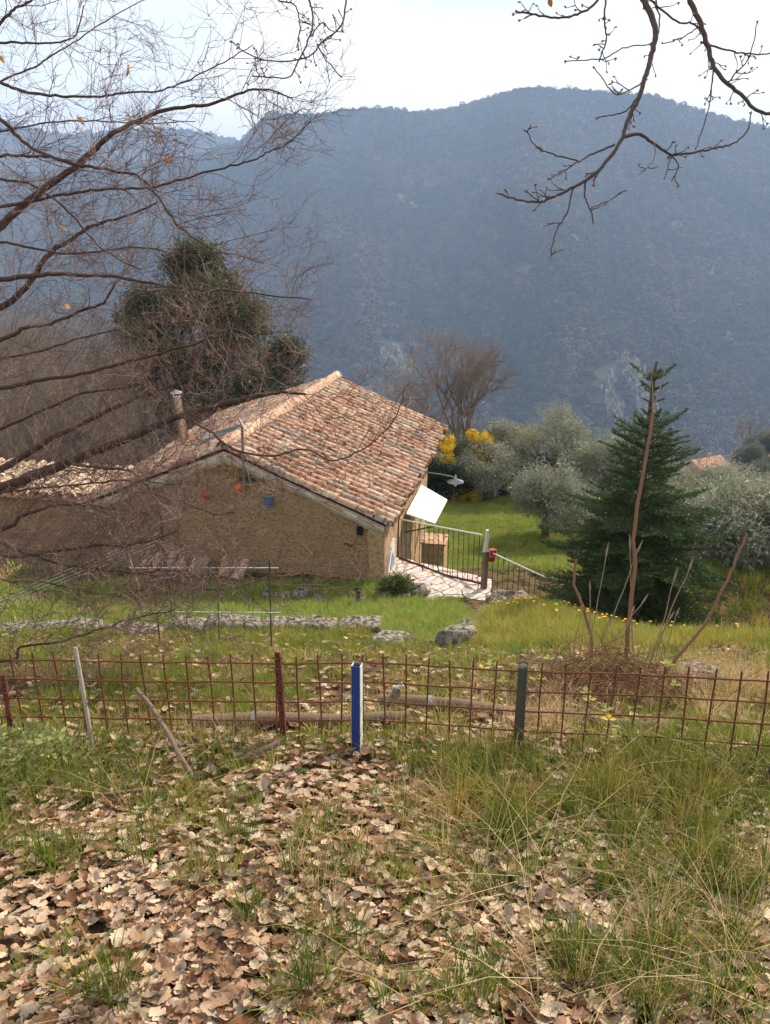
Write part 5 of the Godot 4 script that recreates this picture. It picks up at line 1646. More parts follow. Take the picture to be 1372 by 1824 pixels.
func build_clutter() -> void:
	rng.seed = 520
	# stone edging across the slope
	var edging := [[-3.60, 0.21, 0.07], [-3.20, 0.17, 0.08], [-2.88, 0.18, 0.09], [-2.62, 0.10, 0.06], [-2.27, 0.23, 0.08], [-1.88, 0.19, 0.10], [-1.53, 0.19, 0.09], [-1.27, 0.09, 0.07], [-1.06, 0.13, 0.08], [-0.83, 0.12, 0.07], [-0.60, 0.14, 0.10], [-0.24, 0.21, 0.09]]
	var i := 0
	for e in edging:
		var z := -6.78 + rng.randf_range(-0.04, 0.04)
		var o := part(self, "edging_stone", boulder(Vector3(e[1] * 0.95, e[2] * rng.randf_range(0.55, 0.85), 0.12), 10, 16, 0.22, 530 + i, 9.0), M.stone, Transform3D(Basis(Vector3.UP, rng.randf_range(-0.2, 0.2)) * Basis(Vector3(0, 0, 1), rng.randf_range(-0.1, 0.1)), Vector3(e[0], ground(e[0], -6.6) + rng.randf_range(-0.02, 0.015) - (0.03 if e[0] < -2.0 else 0.0), z)))
		tag(o, "rough grey limestone edging block, %s from the end of the row by the mound" % ["twelfth", "eleventh", "tenth", "ninth", "eighth", "seventh", "sixth", "fifth", "fourth", "third", "second", "first"][i], "stone", "stones edging the terrace")
		i += 1
	# stones at the foot of the cabin wall
	for k in 9:
		var x: float = [-1.75, -1.5, -1.25, -1.0, -0.62, -0.35, 0.05, 0.28, 0.5][k]
		var s: float = [0.10, 0.13, 0.15, 0.09, 0.07, 0.08, 0.13, 0.12, 0.15][k]
		var z := -10.62 + 0.1 * (k % 2) - (0.05 if k > 5 else 0.0)
		var o := part(self, "foot_stone", boulder(Vector3(s, s * 0.7, s * 0.8), 7, 10, 0.5, 560 + k), M.stone, Transform3D(Basis(Vector3.UP, rng.randf() * TAU), on_ground(x, z, s * 0.35)))
		tag(o, "grey rock lying at the foot of the cabin gable" if k < 6 else "grey rock lying at the edge of the flagstone patio", "stone", "rocks along the cabin")
	# rocks of the cut bank right of the terrace
	var cut := [[0.98, -8.0, 0.20, 0.13, "pale pointed boulder topping the cut edge of the mound"], [0.86, -7.3, 0.15, 0.15, "dark boulder in the cut edge of the mound"], [0.74, -6.75, 0.12, 0.12, "grey boulder in the cut edge of the mound"], [0.68, -6.35, 0.13, 0.10, "flat pale slab stone lying on the cut edge of the mound"], [0.60, -5.95, 0.16, 0.14, "brown boulder at the lower end of the mound's cut edge"], [1.72, -9.9, 0.28, 0.17, "large rounded grey boulder below the railing"], [2.0, -4.3, 0.16, 0.05, "half buried grey boulder behind the right end of the mesh fence"], [0.05, -6.1, 0.16, 0.06, "flat grey stone sunk in the grass behind the mesh fence"]]
	i = 0
	for q in cut:
		var o := part(self, "boulder", boulder(Vector3(q[2], q[3], q[2] * 0.9), 9, 13, 0.55, 580 + i), M.stone, Transform3D(Basis(Vector3.UP, rng.randf() * TAU), on_ground(q[0], q[1], q[3] * 0.25)))
		tag(o, q[4], "boulder")
		i += 1
	# spare tiles leaning against the wall foot
	var tm := tile_mesh(0.42, 0.15, 0.20, 0.085, 600)
	for k in 8:
		var l := Vector3(-1.28 + k * 0.20, -0.12, 0.30)
		if k > 4:
			l = Vector3(-0.30 + (k - 5) * 0.33, -0.22, 0.36)
		var bas := Basis(Vector3.UP, HOUSE_TURN - PI * 0.5 + rng.randf_range(-0.3, 0.3)) * Basis(Vector3(0, 0, 1), -0.42 + rng.randf_range(-0.1, 0.1))
		var p := house_point(l)
		var o := part(self, "spare_tile", tm, [M.tile7, M.tile1, M.tile7, M.tile0, M.tile3, M.tile7, M.tile2, M.tile1][k], Transform3D(bas, Vector3(p.x, ground(p.x, p.z + 0.3) + 0.22, p.z - 0.28)))
		tag(o, "curved clay tile propped side by side at the foot of the gable" if k < 5 else "loose clay tile lying apart at the foot of the gable", "tile", "spare tiles by the gable")
	# wire trellis frame
	var tr := thing("trellis_frame", "thin green wire trellis frame standing on the grass slope", "trellis", Vector3(-1.4, -1.6, -5.8))
	for q in [[Vector3(-0.52, 0.70, -0.2), Vector3(-0.45, -0.1, 0.02), 0.007, M.iron_red], [Vector3(0.45, 0.72, -0.2), Vector3(0.46, -0.1, 0.02), 0.007, M.pole_green], [Vector3(0.02, 0.58, -0.17), Vector3(0.03, -0.1, 0.02), 0.005, M.pole_green], [Vector3(-0.2, 0.66, -0.19), Vector3(-0.18, 0.31, -0.08), 0.003, M.pole_green], [Vector3(0.27, 0.66, -0.19), Vector3(0.28, 0.31, -0.08), 0.003, M.pole_green]]:
		var b := MB.new()
		b.rod(q[1], q[0], q[2], q[2], 6)
		part(tr, "upright", b.mesh(), q[3])
	for q in [[Vector3(-0.71, 0.65, -0.19), Vector3(0.52, 0.65, -0.19)], [Vector3(-0.62, 0.31, -0.07), Vector3(0.54, 0.30, -0.07)]]:
		var b := MB.new()
		b.rod(q[0], q[1], 0.006, 0.006, 6)
		part(tr, "cross_rod", b.mesh(), M.green_rod)
	# clothes lines by the shed
	var cl := thing("wire_lines", "thin taut wires slanting past the shed", "wire")
	for k in 4:
		var b := MB.new()
		b.rod(Vector3(-5.6, -2.85 - k * 0.06, -8.6 - 0.05 * k), Vector3(-3.2, -2.35 - k * 0.05, -10.6), 0.0025, 0.0025, 4)
		part(cl, "wire", b.mesh(), M.wire)
	var b0 := MB.new()
	b0.rod(Vector3(-3.2, -3.6, -10.6), Vector3(-3.2, -2.2, -10.6), 0.025, 0.022, 7)
	part(cl, "stake", b0.mesh(), M.iron_dark)
	b0 = MB.new()
	b0.rod(Vector3(-5.6, -3.4, -8.6), Vector3(-5.6, -2.6, -8.6), 0.025, 0.022, 7)
	part(cl, "stake", b0.mesh(), M.iron_dark)
	# slim pale sapling before the gable
	var sp := thing("sapling", "slim pale-barked sapling in front of the gable wall", "sapling", on_ground(-3.3, -9.7))
	b0 = MB.new()
	var line := curve([Vector3(0, -0.1, 0), Vector3(-0.03, 0.35, 0), Vector3(-0.10, 0.75, 0.0), Vector3(-0.12, 1.15, 0)], 5, 0.006)
	b0.tube(line, radii(line.size(), 0.035, 0.022), 8)
	part(sp, "trunk", b0.mesh(), M.bark_pale)
	b0 = MB.new()
	var ends := []
	for q in [[Vector3(-0.11, 0.9, 0), Vector3(-0.5, 1.5, 0.1)], [Vector3(-0.12, 1.15, 0), Vector3(0.15, 1.75, 0)], [Vector3(-0.12, 1.15, 0), Vector3(-0.25, 1.8, -0.1)]]:
		var l2 := curve([q[0], q[0].lerp(q[1], 0.5) + any_dir() * 0.05, q[1]], 4)
		b0.tube(l2, radii(l2.size(), 0.018, 0.006), 6)
		fork(b0, l2, 0.005, 1, 6.0, 0.4, 0.08, 0.25, ends)
	part(sp, "branches", b0.mesh(), M.bark_pale).set_meta("kind", "stuff")
	# garden tap with a teal hose end
	var tap := thing("garden_tap", "small black garden tap with a teal hose fitting at the grass edge", "tap", on_ground(-0.38, -10.2))
	b0 = MB.new()
	b0.tube(PackedVector3Array([Vector3(0, -0.1, 0), Vector3(0, 0.10, 0), Vector3(0, 0.12, 0)]), PackedFloat32Array([0.03, 0.035, 0.02]), 9)
	part(tap, "hose_fitting", b0.mesh(), M.teal)
	b0 = MB.new()
	b0.tube(PackedVector3Array([Vector3(0, 0.11, 0), Vector3(0, 0.20, 0), Vector3(-0.03, 0.25, 0), Vector3(-0.07, 0.24, 0)]), PackedFloat32Array([0.03, 0.034, 0.028, 0.02]), 8)
	part(tap, "valve", b0.mesh(), M.iron_dark)
	b0 = MB.new()
	b0.box(Vector3(-0.05, 0.262, -0.015), Vector3(0.05, 0.28, 0.015))
	part(tap, "handle", b0.mesh(), M.iron_dark)
	# rounded evergreen clump by the corner
	rng.seed = 610
	leaf_tree("evergreen_clump", "low rounded spiky green clump by the cabin corner", "plant", on_ground(0.17, -10.72), 0.1, 0.02, [[Vector3(0, 0.16, 0), 0.19], [Vector3(-0.08, 0.13, 0.05), 0.15], [Vector3(0.09, 0.14, 0.03), 0.15]], clump(30, 0.05, 0.10, 0.006, 611, 0.6), 160, [Color(0.07, 0.11, 0.035), Color(0.10, 0.15, 0.05), Color(0.16, 0.19, 0.06)], M.bark_grey, "", Vector2(0.7, 1.1))
	# logs behind the fence
	rng.seed = 620
	for q in [["weathered round log lying behind the mesh left and right of the blue post", Vector3(-0.93, 0, -3.30), Vector3(0.12, 0, -3.36), 0.038], ["weathered round log lying behind the grey-green tube post", Vector3(-0.03, 0, -3.75), Vector3(0.95, 0, -3.42), 0.04], ["pale weathered log lying behind the right part of the mesh", Vector3(0.80, 0, -3.42), Vector3(1.35, 0, -3.25), 0.03]]:
		var p0 := on_ground(q[1].x, q[1].z, q[3] * 1.0)
		var p1 := on_ground(q[2].x, q[2].z, q[3] * 1.0)
		var lg := thing("log", q[0], "log", p0, 0.0, "logs behind the mesh fence")
		b0 = MB.new()
		line = curve([Vector3.ZERO, (p1 - p0) * 0.35 + Vector3(0, 0.012, 0), (p1 - p0) * 0.7 + Vector3(0, -0.006, 0.01), p1 - p0], 5, 0.003)
		b0.tube(line, radii(line.size(), q[3], q[3] * 0.86), 12)
		part(lg, "wood", b0.mesh(), M.wood_grey)
		if q[3] > 0.035:
			b0 = MB.new()
			var k0 := line[4]
			b0.rod(k0 + Vector3(-0.012, 0, 0), k0 + Vector3(0.014, 0.001, 0), q[3] + 0.004, q[3] + 0.004, 12)
			part(lg, "metal_band", b0.mesh(), M.zinc)
	var jar := thing("pipe_fitting", "small grey metal pipe fitting standing on a log behind the mesh", "fitting", on_ground(0.06, -3.73, 0.07))
	b0 = MB.new()
	b0.tube(PackedVector3Array([Vector3(0, -0.02, 0), Vector3(0, 0.025, 0), Vector3(0.004, 0.05, 0), Vector3(0.012, 0.062, 0)]), PackedFloat32Array([0.026, 0.028, 0.02, 0.01]), 12)
	part(jar, "body", b0.mesh(), M.zinc)
	b0 = MB.new()
	b0.rod(Vector3(0.0, 0.06, 0), Vector3(0.035, 0.085, 0), 0.010, 0.012, 9)
	part(jar, "spout", b0.mesh(), M.white_paint)
	# sticks
	rng.seed = 630
	for q in [["long bare stick propped slanting on the mesh fence", [Vector3(-1.12, -0.31, -3.1), Vector3(-1.0, -0.38, -2.99), Vector3(-0.84, -0.47, -2.78), Vector3(-0.79, -0.49, -2.7)], 0.012], ["short thick stick lying by the foot of the angle iron post", [Vector3(-0.72, -0.51, -2.83), Vector3(-0.6, -0.50, -2.86), Vector3(-0.46, -0.47, -2.92)], 0.014], ["thin grey stick lying flat in the grass before the fence", [Vector3(-1.42, -0.44, -2.55), Vector3(-1.2, -0.44, -2.53), Vector3(-0.95, -0.44, -2.57)], 0.008], ["dark thin twig lying on the leaves in the right foreground", [Vector3(0.20, -0.285, -1.95), Vector3(0.30, -0.29, -1.96), Vector3(0.40, -0.285, -1.97)], 0.0032], ["short dark twig lying on the leaf litter", [Vector3(-0.62, -0.245, -1.72), Vector3(-0.52, -0.24, -1.78), Vector3(-0.47, -0.24, -1.82)], 0.003]]:
		var o := thing("stick", q[0], "stick", q[1][0], 0.0, "sticks on the slope")
		var rel := []
		for p in q[1]:
			rel.append(p - q[1][0])
		line = curve(rel, 4, 0.003)
		b0 = MB.new()
		b0.tube(line, radii(line.size(), q[2] * 0.8, q[2]), 7)
		part(o, "wood", b0.mesh(), M.wood_grey if q[2] > 0.005 else M.bark_oak)
	# red-brown cut stems behind the fence
	for q in [["tall reddish cut stem with a fine forked tip growing before the spruce", [Vector3(1.61, -1.22, -4.66), Vector3(1.63, -0.90, -4.74), Vector3(1.66, -0.65, -4.83), Vector3(1.68, -0.44, -4.90), Vector3(1.67, -0.30, -4.95), Vector3(1.71, -0.01, -5.05), Vector3(1.77, 0.31, -5.16), Vector3(1.80, 0.51, -5.23)], 0.0145], ["short reddish cut stem left of the tall one", [Vector3(1.48, -1.33, -4.94), Vector3(1.46, -1.05, -5.01), Vector3(1.39, -0.82, -5.09), Vector3(1.34, -0.71, -5.13), Vector3(1.36, -0.54, -5.19)], 0.012], ["leaning reddish cut stem reaching over the mesh on the right", [Vector3(1.47, -0.98, -3.98), Vector3(1.65, -0.76, -4.05), Vector3(1.77, -0.63, -4.10), Vector3(1.89, -0.48, -4.15), Vector3(2.00, -0.26, -4.22), Vector3(2.06, -0.14, -4.27), Vector3(2.11, -0.02, -4.31)], 0.010]]:
		var o := thing("cut_stem", q[0], "stem", q[1][0], 0.0, "cut stems behind the fence")
		var rel := []
		for p in q[1]:
			rel.append(p - q[1][0])
		line = curve(rel, 4, 0.004)
		b0 = MB.new()
		b0.tube(line, radii(line.size(), q[2], q[2] * 0.72), 8)
		part(o, "stem", b0.mesh(), M.stem_red)
		b0 = MB.new()
		for k in 14:
			var t := rng.randi_range(2, line.size() - 2)
			var d := spread((line[t + 1] - line[t]).normalized(), 1.0)
			b0.rod(line[t], line[t] + d * (q[2] + 0.008), 0.005, 0.002, 5)
		part(o, "bud_scars", b0.mesh(), M.bark_pale).set_meta("kind", "stuff")
		if q[2] > 0.014:
			b0 = MB.new()
			var tip := line[line.size() - 1]
			for f in [[Vector3(-0.02, 0.17, 0), Vector3(-0.06, 0.33, 0)], [Vector3(0.05, 0.2, -0.03), Vector3(0.10, 0.42, -0.08)]]:
				b0.tube(curve([tip, tip + f[0], tip + f[1]], 4), radii(9, 0.005, 0.0015), 5)
			part(o, "tip_shoots", b0.mesh(), M.dry)
	# heap of dead brush at the foot of the stems
	rng.seed = 645
	var heap := thing("brush_pile", "low tangled heap of dead brown brush behind the right part of the mesh", "brush", on_ground(1.28, -3.95))
	b0 = MB.new()
	for k in 700:
		var p := Vector3(rng.randfn() * 0.28, 0.0, rng.randfn() * 0.20)
		p.y = ground(1.28 + p.x, -3.95 + p.z) - heap.position.y + rng.randf_range(0.0, 0.30) * exp(-p.length_squared() * 5.0)
		var d := Vector3(rng.randf_range(-1, 1), rng.randf_range(-0.25, 0.5), rng.randf_range(-1, 1)).normalized()
		twig(b0, p, d, rng.randf_range(0.12, 0.4), rng.randf_range(0.0016, 0.0036), 5, 3, -0.08, 0.3)
	part(heap, "twigs", b0.mesh(), M.brush).set_meta("kind", "stuff")
	# dry pale stalks around the stems
	rng.seed = 640
	for k in 11:
		var x := 1.30 + rng.randf_range(0.0, 0.62)
		var z := -4.75 + rng.randf_range(-0.25, 0.25)
		var o := thing("dry_stalk", "pale dry seed stalk in the clump around the reddish stems", "stalk", on_ground(x, z, -0.05), 0.0, "dry stalks around the cut stems")
		var hgt := rng.randf_range(0.45, 0.95)
		var leanv := Vector3(rng.randf_range(-0.15, 0.45), 1.0, rng.randf_range(-0.1, 0.1)) * hgt
		line = curve([Vector3.ZERO, leanv * 0.5 + any_dir() * 0.03, leanv], 5, 0.004)
		b0 = MB.new()
		b0.tube(line, radii(line.size(), 0.0055, 0.003), 5)
		part(o, "stalk", b0.mesh(), M.dry)
		b0 = MB.new()
		b0.tube(PackedVector3Array([leanv, leanv * 1.06, leanv * 1.13]), PackedFloat32Array([0.003, 0.008, 0.002]), 6)
		part(o, "seed_head", b0.mesh(), M.dry)

# ------------------------------------------------------------------ grass, flowers and fallen leaves
func grass_patch(called: String, label: String, mesh: ArrayMesh, spots: Array, cols: Array) -> void:
	var where := []
	var tint := []
	for s in spots:
		where.append(Transform3D(Basis(Vector3.UP, rng.randf() * TAU).scaled(Vector3.ONE * s[2] * rng.randf_range(0.75, 1.25)), on_ground(s[0], s[1], -0.005)))
		tint.append(cols[rng.randi() % cols.size()] * rng.randf_range(0.8, 1.2))
	if where.size():
		tag(many(self, called, mesh, M.grass, where, tint), label, "grass")

func scatter(n: int, x0: float, x1: float, d0: float, d1: float, keep: Callable, size: float) -> Array:
	var out := []
	for i in n:
		var d := rng.randf_range(d0, d1)
		var x := rng.randf_range(x0, x1)
		if absf(x) > 0.62 * d + 0.6:
			continue
		if keep.call(x, d):
			out.append([x, -d, size])
	return out

func free_ground(x: float, d: float) -> bool: # not under the cabin, the shed or the patio
	var l := Basis(Vector3.UP, -HOUSE_TURN) * (Vector3(x, 0, -d) - Vector3(HOUSE_AT.x, 0, HOUSE_AT.z))
	if l.x > -6.4 and l.x < 2.6 and l.z < 0.02 and l.z > -7.0:
		return false
	if l.x > 2.45 and l.x < 4.25 and l.z < 0.58 and l.z > -1.1:
		return false
	return true

func build_grass() -> void:
	var yellow_leaf := leafy(lin(0.70, 0.45, 0.04), 0.6, 0.6)
	var green_leaf := leafy(lin(0.24, 0.28, 0.05), 0.6, 0.6)
	var long_tuft := tuft(22, 0.06, 0.09, 0.32, 0.0030, 1.35, 701, 0.3)
	var mid_tuft := tuft(30, 0.06, 0.07, 0.17, 0.0024, 0.9, 702, 0.25)
	var short_tuft := tuft(42, 0.10, 0.035, 0.10, 0.003, 0.8, 703, 0.25)
	var meadow_tuft := tuft(46, 0.22, 0.05, 0.13, 0.007, 0.8, 704, 0.25)
	var dry_tuft := tuft(20, 0.06, 0.12, 0.34, 0.0016, 1.2, 705, 0.2)
	var green := [Color(0.21, 0.27, 0.04), Color(0.15, 0.22, 0.035), Color(0.29, 0.32, 0.05), Color(0.24, 0.28, 0.06)]
	var olive := [Color(0.29, 0.30, 0.045), Color(0.36, 0.32, 0.06), Color(0.21, 0.25, 0.04), Color(0.44, 0.35, 0.09)]
	var bright := [Color(0.30, 0.38, 0.075), Color(0.24, 0.34, 0.07), Color(0.38, 0.42, 0.10)]
	var straw := [Color(0.52, 0.38, 0.19), Color(0.60, 0.46, 0.26), Color(0.42, 0.28, 0.13)]
	rng.seed = 710
	var clumpy := func(x: float, d: float) -> bool:
		var n := noise.get_noise_2d(x * 130.0 + 40.0, d * 130.0)
		var lush := 0.0
		if d > 1.95 and d < 3.0:
			lush = smoothstep(-0.1, 0.35, x) * 0.5 + 0.12
		if x > 0.55:
			lush += 0.15
		if x < -0.75 and d > 2.0:
			lush += 0.22
		if d < 1.95 and x < 0.5:
			lush -= 0.08
		return n + lush > (0.33 if d > 2.05 else 0.46)
	grass_patch("grass", "green and yellowish grass tufts growing through the leaves before the fence", long_tuft, scatter(1700, -2.3, 2.3, 1.2, 3.05, clumpy, 0.62), [Color(0.13, 0.18, 0.028), Color(0.10, 0.15, 0.024), Color(0.19, 0.21, 0.035), Color(0.25, 0.23, 0.05), Color(0.15, 0.19, 0.045)])
	grass_patch("grass", "short green grass among the leaves before the fence", mid_tuft, scatter(2200, -2.3, 2.3, 1.2, 3.1, func(x, d): return noise.get_noise_2d(x * 100.0, d * 100.0 + 90.0) > 0.27, 0.65), green)
	var bunches := []
	for c in [[-0.19, -1.47], [-0.14, -1.65], [0.27, -1.90], [0.50, -1.51], [0.61, -1.45], [0.70, -1.65], [0.86, -1.69], [0.96, -1.92], [-0.10, -1.98], [-0.92, -2.13], [-0.97, -2.01], [-0.53, -1.95], [0.08, -2.37], [-0.47, -2.20], [0.39, -2.30], [0.61, -2.44], [-0.62, -1.45], [1.03, -2.30], [0.78, -2.23], [0.60, -1.62], [0.78, -1.82], [0.66, -1.95], [0.95, -2.1], [0.75, -1.45], [0.45, -1.62], [0.2, -1.44], [-0.35, -1.75]]:
		for k in 9 if c[0] < 0.35 else 14:
			bunches.append([c[0] * 1.1 + rng.randfn() * 0.038, c[1] + rng.randfn() * 0.03, 0.58])
	grass_patch("grass", "dense bunches of dark green grass standing out of the leaf litter", long_tuft, bunches, [Color(0.10, 0.155, 0.022), Color(0.08, 0.135, 0.025), Color(0.15, 0.19, 0.03), Color(0.22, 0.225, 0.04), Color(0.36, 0.29, 0.10)])
	grass_patch("grass", "small grass tufts growing in front of the edging stones", mid_tuft, scatter(260, -3.9, 0.1, 6.45, 6.66, func(x, d): return noise.get_noise_2d(x * 150.0, 3.0) > -0.15, 0.8), green + olive)
	grass_patch("grass", "tall yellow-green grass along the right part of the fence", long_tuft, scatter(900, 0.0, 2.3, 2.0, 2.95, func(x, d): return noise.get_noise_2d(x * 150.0, d * 150.0 + 20.0) > 0.12, 0.64), [Color(0.21, 0.22, 0.033), Color(0.27, 0.24, 0.045), Color(0.15, 0.18, 0.03), Color(0.33, 0.26, 0.07), Color(0.11, 0.155, 0.025), Color(0.36, 0.23, 0.06)])
	grass_patch("dry_grass", "dry straw-coloured grass blades on the slope", dry_tuft, scatter(800, -2.5, 2.5, 1.2, 4.5, func(x, d): return noise.get_noise_2d(x * 80.0 + 70.0, d * 80.0) > (0.08 if x > 0.0 else 0.25), 0.62), straw)
	grass_patch("dry_grass", "long thin dry stems arching low over the grass and leaves", tuft(7, 0.08, 0.25, 0.6, 0.0011, 2.0, 706, 0.2), scatter(120, -2.2, 2.2, 1.3, 3.5, func(x, d): return noise.get_noise_2d(x * 60.0 + 33.0, d * 60.0) > (-0.12 if x > 0.0 else 0.12), 0.8), straw)
	grass_patch("dry_grass", "thick dry straw tangle at the foot of the reddish stems", dry_tuft, scatter(420, 0.5, 2.4, 3.1, 4.9, func(x, d): return noise.get_noise_2d(x * 70.0, d * 70.0) > -0.05 and absf(x - 1.28) > 0.3, 0.75), straw)
	grass_patch("grass", "short mixed grass on the slope behind the mesh fence", mid_tuft, scatter(4200, -5.0, 5.0, 3.0, 6.9, func(x, d): return noise.get_noise_2d(x * 85.0, d * 85.0) > 0.0, 0.75), green + [olive[0], olive[2]])
	grass_patch("grass", "ground-hugging grass on the slope behind the mesh fence", short_tuft, scatter(2600, -5.0, 5.0, 3.0, 6.9, func(x, d): return noise.get_noise_2d(x * 95.0 + 30.0, d * 95.0) > -0.1, 0.9), green + olive)
	grass_patch("dry_grass", "short bleached grass on the slope behind the mesh fence", short_tuft, scatter(700, -4.5, 4.5, 3.0, 6.9, func(x, d): return noise.get_noise_2d(x * 75.0 + 15.0, d * 75.0) > -0.05, 1.0), straw)
	grass_patch("grass", "lush bright green grass on the terrace below the cabin", mid_tuft, scatter(9000, -6.0, 1.1, 6.85, 11.2, func(x, d): return free_ground(x, d) and x < 0.62 + 0.19 * (d - 5.8), 0.9), bright)
	grass_patch("grass", "yellow-green herbs covering the mound beside the cut edge", mid_tuft, scatter(6500, 0.5, 4.6, 5.8, 10.5, func(x, d): return free_ground(x, d) and x > 0.70 + 0.19 * (d - 5.8), 0.95), olive + [bright[2], green[2]])
	grass_patch("grass", "rough grass on the bank right of the mound", mid_tuft, scatter(3500, 3.0, 9.0, 5.0, 14.0, func(x, d): return noise.get_noise_2d(x * 50.0, d * 50.0) > -0.2, 1.3), green + olive)
	grass_patch("grass", "bright mown meadow grass beyond the gate", meadow_tuft, scatter(11000, 0.2, 10.0, 11.6, 29.0, func(x, d): return free_ground(x, d), 1.0), bright + [olive[0]])
	grass_patch("grass", "grass growing around the shed and the thicket", meadow_tuft, scatter(2500, -14.0, -3.5, 8.0, 26.0, func(x, d): return free_ground(x, d), 1.3), green + straw)
	# yellow flowers on the mound: stalk and head together
	var fl := MB.new()
	rng.seed = 720
	fl.rod(Vector3.ZERO, Vector3(0.01, 0.15, 0), 0.0025, 0.002, 3, Color(0.15, 0.2, 0.05))
	for k in 9:
		var a := TAU * k / 9.0
		var o := Vector3(cos(a), 0.25, sin(a))
		var s := o.cross(Vector3.UP).normalized() * 0.006
		var c := Vector3(0.01, 0.152, 0)
		fl.quad(c, c + o * 0.010 - s, c + o * 0.015, c + o * 0.010 + s, Color(0.72, 0.36, 0.02))
	var heads := []
	for i in 90:
		var x := rng.randf_range(1.2, 3.3)
		var d := 8.15 + rng.randf_range(-0.9, 0.5) - (x - 1.2) * 0.45
		heads.append(Transform3D(Basis(Vector3.UP, rng.randf() * TAU) * Basis(Vector3(0, 0, 1), rng.randf_range(-0.3, 0.3)), on_ground(x, -d)))
	tag(many(self, "wild_flowers", fl.mesh(), M.flower, heads, []), "small orange-yellow wild flowers along the crest of the mound", "flowers")
	# bramble runners with a few yellow leaves along the right part of the fence
	rng.seed = 725
	for k in 6:
		var p0 := on_ground(rng.randf_range(0.3, 1.6), -rng.randf_range(2.9, 3.9))
		var o := thing("bramble_runner", "arching bramble runner with yellow leaves by the right part of the fence", "bramble", p0, 0.0, "bramble runners by the fence")
		var br := MB.new()
		var e := Vector3(rng.randf_range(-0.4, 0.4), rng.randf_range(0.05, 0.25), rng.randf_range(-0.2, 0.2))
		var line := curve([Vector3(0, -0.02, 0), e * 0.5 + Vector3(0, rng.randf_range(0.12, 0.25), 0), e], 6, 0.004)
		br.tube(line, radii(line.size(), 0.003, 0.0015), 5)
		part(o, "runner", br.mesh(), M.dry)
		for j in 3:
			var q := line[rng.randi_range(4, line.size() - 1)]
			br = MB.new()
			for m in 3:
				var a := TAU * m / 3.0 + rng.randf()
				var d := Vector3(cos(a), 0.3, sin(a)) * 0.034
				var s := d.cross(Vector3.UP).normalized() * 0.013
				br.quad(q, q + d * 0.55 - s, q + d, q + d * 0.55 + s, Color(1, 1, 1))
			part(o, "leaf", br.mesh(), yellow_leaf if rng.randf() < 0.3 else green_leaf)
	# green herb leaves near the camera
	var herb := clump(9, 0.035, 0.035, 0.008, 731, 0.5)
	var hw := []
	var ht := []
	for i in 260:
		var d := rng.randf_range(1.4, 6.0)
		var x := rng.randf_range(-0.6, 0.6) * d
		hw.append(Transform3D(Basis(Vector3.UP, rng.randf() * TAU).scaled(Vector3.ONE * rng.randf_range(0.5, 1.0)), on_ground(x, -d, 0.02)))
		ht.append([Color(0.10, 0.16, 0.04), Color(0.14, 0.19, 0.06), Color(0.26, 0.28, 0.08)][rng.randi() % 3])
	tag(many(self, "herbs", herb, M.foliage, hw, ht), "broad-leaved green herbs scattered through the grass", "herbs")
	var soft := clump(22, 0.07, 0.038, 0.009, 732, 0.4)
	hw = []
	ht = []
	for i in 48:
		hw.append(Transform3D(Basis(Vector3.UP, rng.randf() * TAU), on_ground(-1.62 + rng.randf_range(-0.28, 0.30), -2.75 + rng.randf_range(-0.2, 0.2), rng.randf_range(0.02, 0.2))))
		ht.append(Color(0.27, 0.30, 0.11) * rng.randf_range(0.8, 1.2))
	tag(many(self, "leafy_plant", soft, M.foliage, hw, ht), "soft pale grey-green leafy plant at the left end of the fence", "plant")

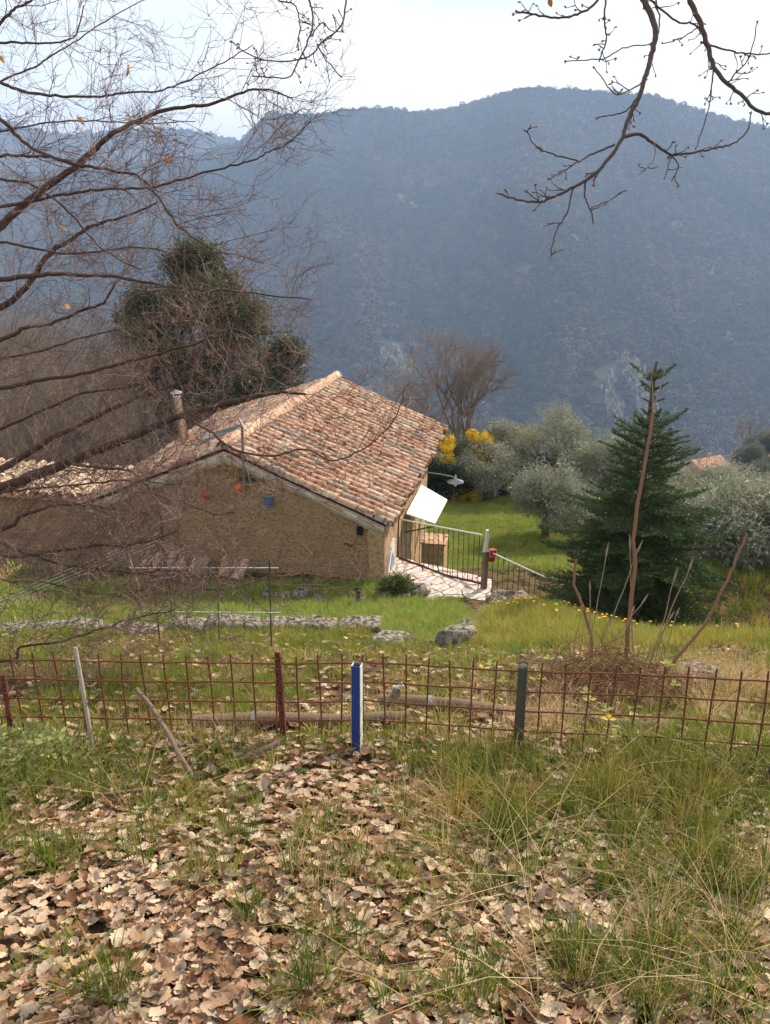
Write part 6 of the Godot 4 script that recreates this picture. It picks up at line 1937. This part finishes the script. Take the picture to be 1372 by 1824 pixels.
func build_leaves() -> void:
	var shapes := []
	for k in 6:
		shapes.append(oak_leaf([0.1, 0.4, 0.7, -0.3, 1.0, 0.25][k], 800 + k))
	var tones := [[0.43, 0.295, 0.20], [0.34, 0.22, 0.14], [0.24, 0.14, 0.085], [0.41, 0.325, 0.24], [0.165, 0.08, 0.042], [0.54, 0.415, 0.30]]
	var words := ["tan", "light brown", "brown", "greyish beige", "dark russet", "pale straw-coloured"]
	var mats := []
	for t in tones:
		mats.append(leafy(lin(t[0], t[1], t[2]), 0.75, 0.22))
	rng.seed = 810
	var rest := [[], [], [], [], [], []]
	var rest_tint := [[], [], [], [], [], []]
	var singles := 0
	for i in 22000:
		var near := i < 12500
		var d := rng.randf_range(1.22, 3.1) if near else rng.randf_range(3.0, 9.0)
		var x := rng.randf_range(-0.62, 0.62) * d + rng.randf_range(-0.1, 0.1)
		var n := noise.get_noise_2d(x * 110.0 + 400.0, d * 110.0)
		var want := 0.80 - 0.9 * smoothstep(2.2, 3.1, d) * (0.4 if x < 0.0 else 0.65) + n * 0.6
		if d < 1.95:
			want += 0.25
		if x > 0.6:
			want -= 0.25
		if near and rng.randf() > want:
			continue
		if not near and (rng.randf() > 0.6 + n or not free_ground(x, d) or (d > 7.0 and x < 0.5 and rng.randf() > 0.25)):
			continue
		var k := rng.randi() % 6
		var tone := rng.randi() % 6
		var s := rng.randf_range(0.037, 0.076) if near else rng.randf_range(0.05, 0.085)
		var bas := ground_basis(x, -d, 0.30).scaled(Vector3.ONE * s)
		if rng.randf() < 0.35:
			bas = bas * Basis(Vector3(1, 0, 0), PI)
		var at := Transform3D(bas, on_ground(x, -d, rng.randf_range(0.006, 0.032)))
		if near and d < 2.0 and singles < 300 and i % 3 == 0 and absf(x) < 0.5 * d:
			singles += 1
			var o := part(self, "oak_leaf", shapes[k], mats[tone], at)
			tag(o, "fallen %s oak leaf lying in the litter before the fence" % words[tone], "leaf", "fallen oak leaves")
		else:
			rest[k].append(at)
			var q := rng.randf_range(0.8, 1.2)
			rest_tint[k].append(Color(tones[tone][0] * q, tones[tone][1] * q, tones[tone][2] * q))
	for k in 6:
		tag(many(self, "leaf_litter", shapes[k], M.litter, rest[k], rest_tint[k]), "carpet of fallen brown oak leaves on the slope", "leaf litter", "leaf litter")

# ------------------------------------------------------------------ all together
func _ready() -> void:
	noise.seed = 5
	noise.frequency = 0.01
	noise.fractal_octaves = 3
	fine.seed = 9
	fine.frequency = 0.02
	fine.fractal_octaves = 3
	# camera: a phone held upright, tipped down to the cabin
	var cam := Camera3D.new()
	cam.name = "camera"
	cam.fov = 66.0
	cam.near = 0.05
	cam.far = 6000.0
	cam.position = Vector3(0, 1.6, 0)
	cam.rotation_degrees = Vector3(-19.0, 0, 0)
	add_child(cam)
	# bright thin overcast
	var img := Image.create(512, 256, false, Image.FORMAT_RGBF)
	var cl := FastNoiseLite.new()
	cl.seed = 4
	cl.frequency = 1.1
	cl.fractal_octaves = 5
	for y in 256:
		var el := PI * (0.5 - (y + 0.5) / 256.0)
		for x in 512:
			var az := TAU * (x + 0.5) / 512.0
			var p := Vector3(cos(el) * cos(az), sin(el) * 3.0, cos(el) * sin(az))
			var n := smoothstep(-0.25, 0.2, cl.get_noise_3dv(p))
			var veil := lerpf(1.0, 0.62, smoothstep(0.0, 1.0, sin(maxf(el, 0.0)))) # hazy sky: palest low down
			img.set_pixel(x, y, Color(0.74, 0.80, 0.87).lerp(Color(1.03, 1.02, 1.0), n) * veil)
	var sky_mat := PanoramaSkyMaterial.new()
	sky_mat.panorama = ImageTexture.create_from_image(img)
	var sky := Sky.new()
	sky.sky_material = sky_mat
	var env := Environment.new()
	env.background_mode = Environment.BG_SKY
	env.sky = sky
	env.background_energy_multiplier = 0.92
	env.tonemap_mode = Environment.TONE_MAPPER_LINEAR
	env.tonemap_exposure = 1.8
	env.fog_enabled = true
	env.fog_density = 0.00034
	env.fog_light_color = Color(0.70, 0.82, 1.0)
	env.sdfgi_enabled = true
	env.ssao_enabled = true
	env.ssil_enabled = true
	var we := WorldEnvironment.new()
	we.name = "surroundings"
	we.environment = env
	add_child(we)
	# sun high over the valley, ahead and to the right
	var sun := DirectionalLight3D.new()
	sun.name = "sun"
	var towards := Vector3(sin(deg_to_rad(42.0)) * cos(deg_to_rad(36.0)), sin(deg_to_rad(36.0)), -cos(deg_to_rad(42.0)) * cos(deg_to_rad(36.0)))
	sun.basis = Basis.looking_at(-towards, Vector3.UP)
	sun.light_energy = 1.6
	sun.light_color = Color(1.0, 0.93, 0.82)
	sun.light_angular_distance = 0.8
	sun.shadow_enabled = true
	add_child(sun)
	make_materials()
	build_ground()
	build_mountain()
	build_house()
	build_annex()
	build_patio()
	build_trees()
	build_spruce()
	build_bare_tree()
	build_oak()
	build_mesh_fence()
	build_gate()
	build_clutter()
	build_grass()
	build_leaves()
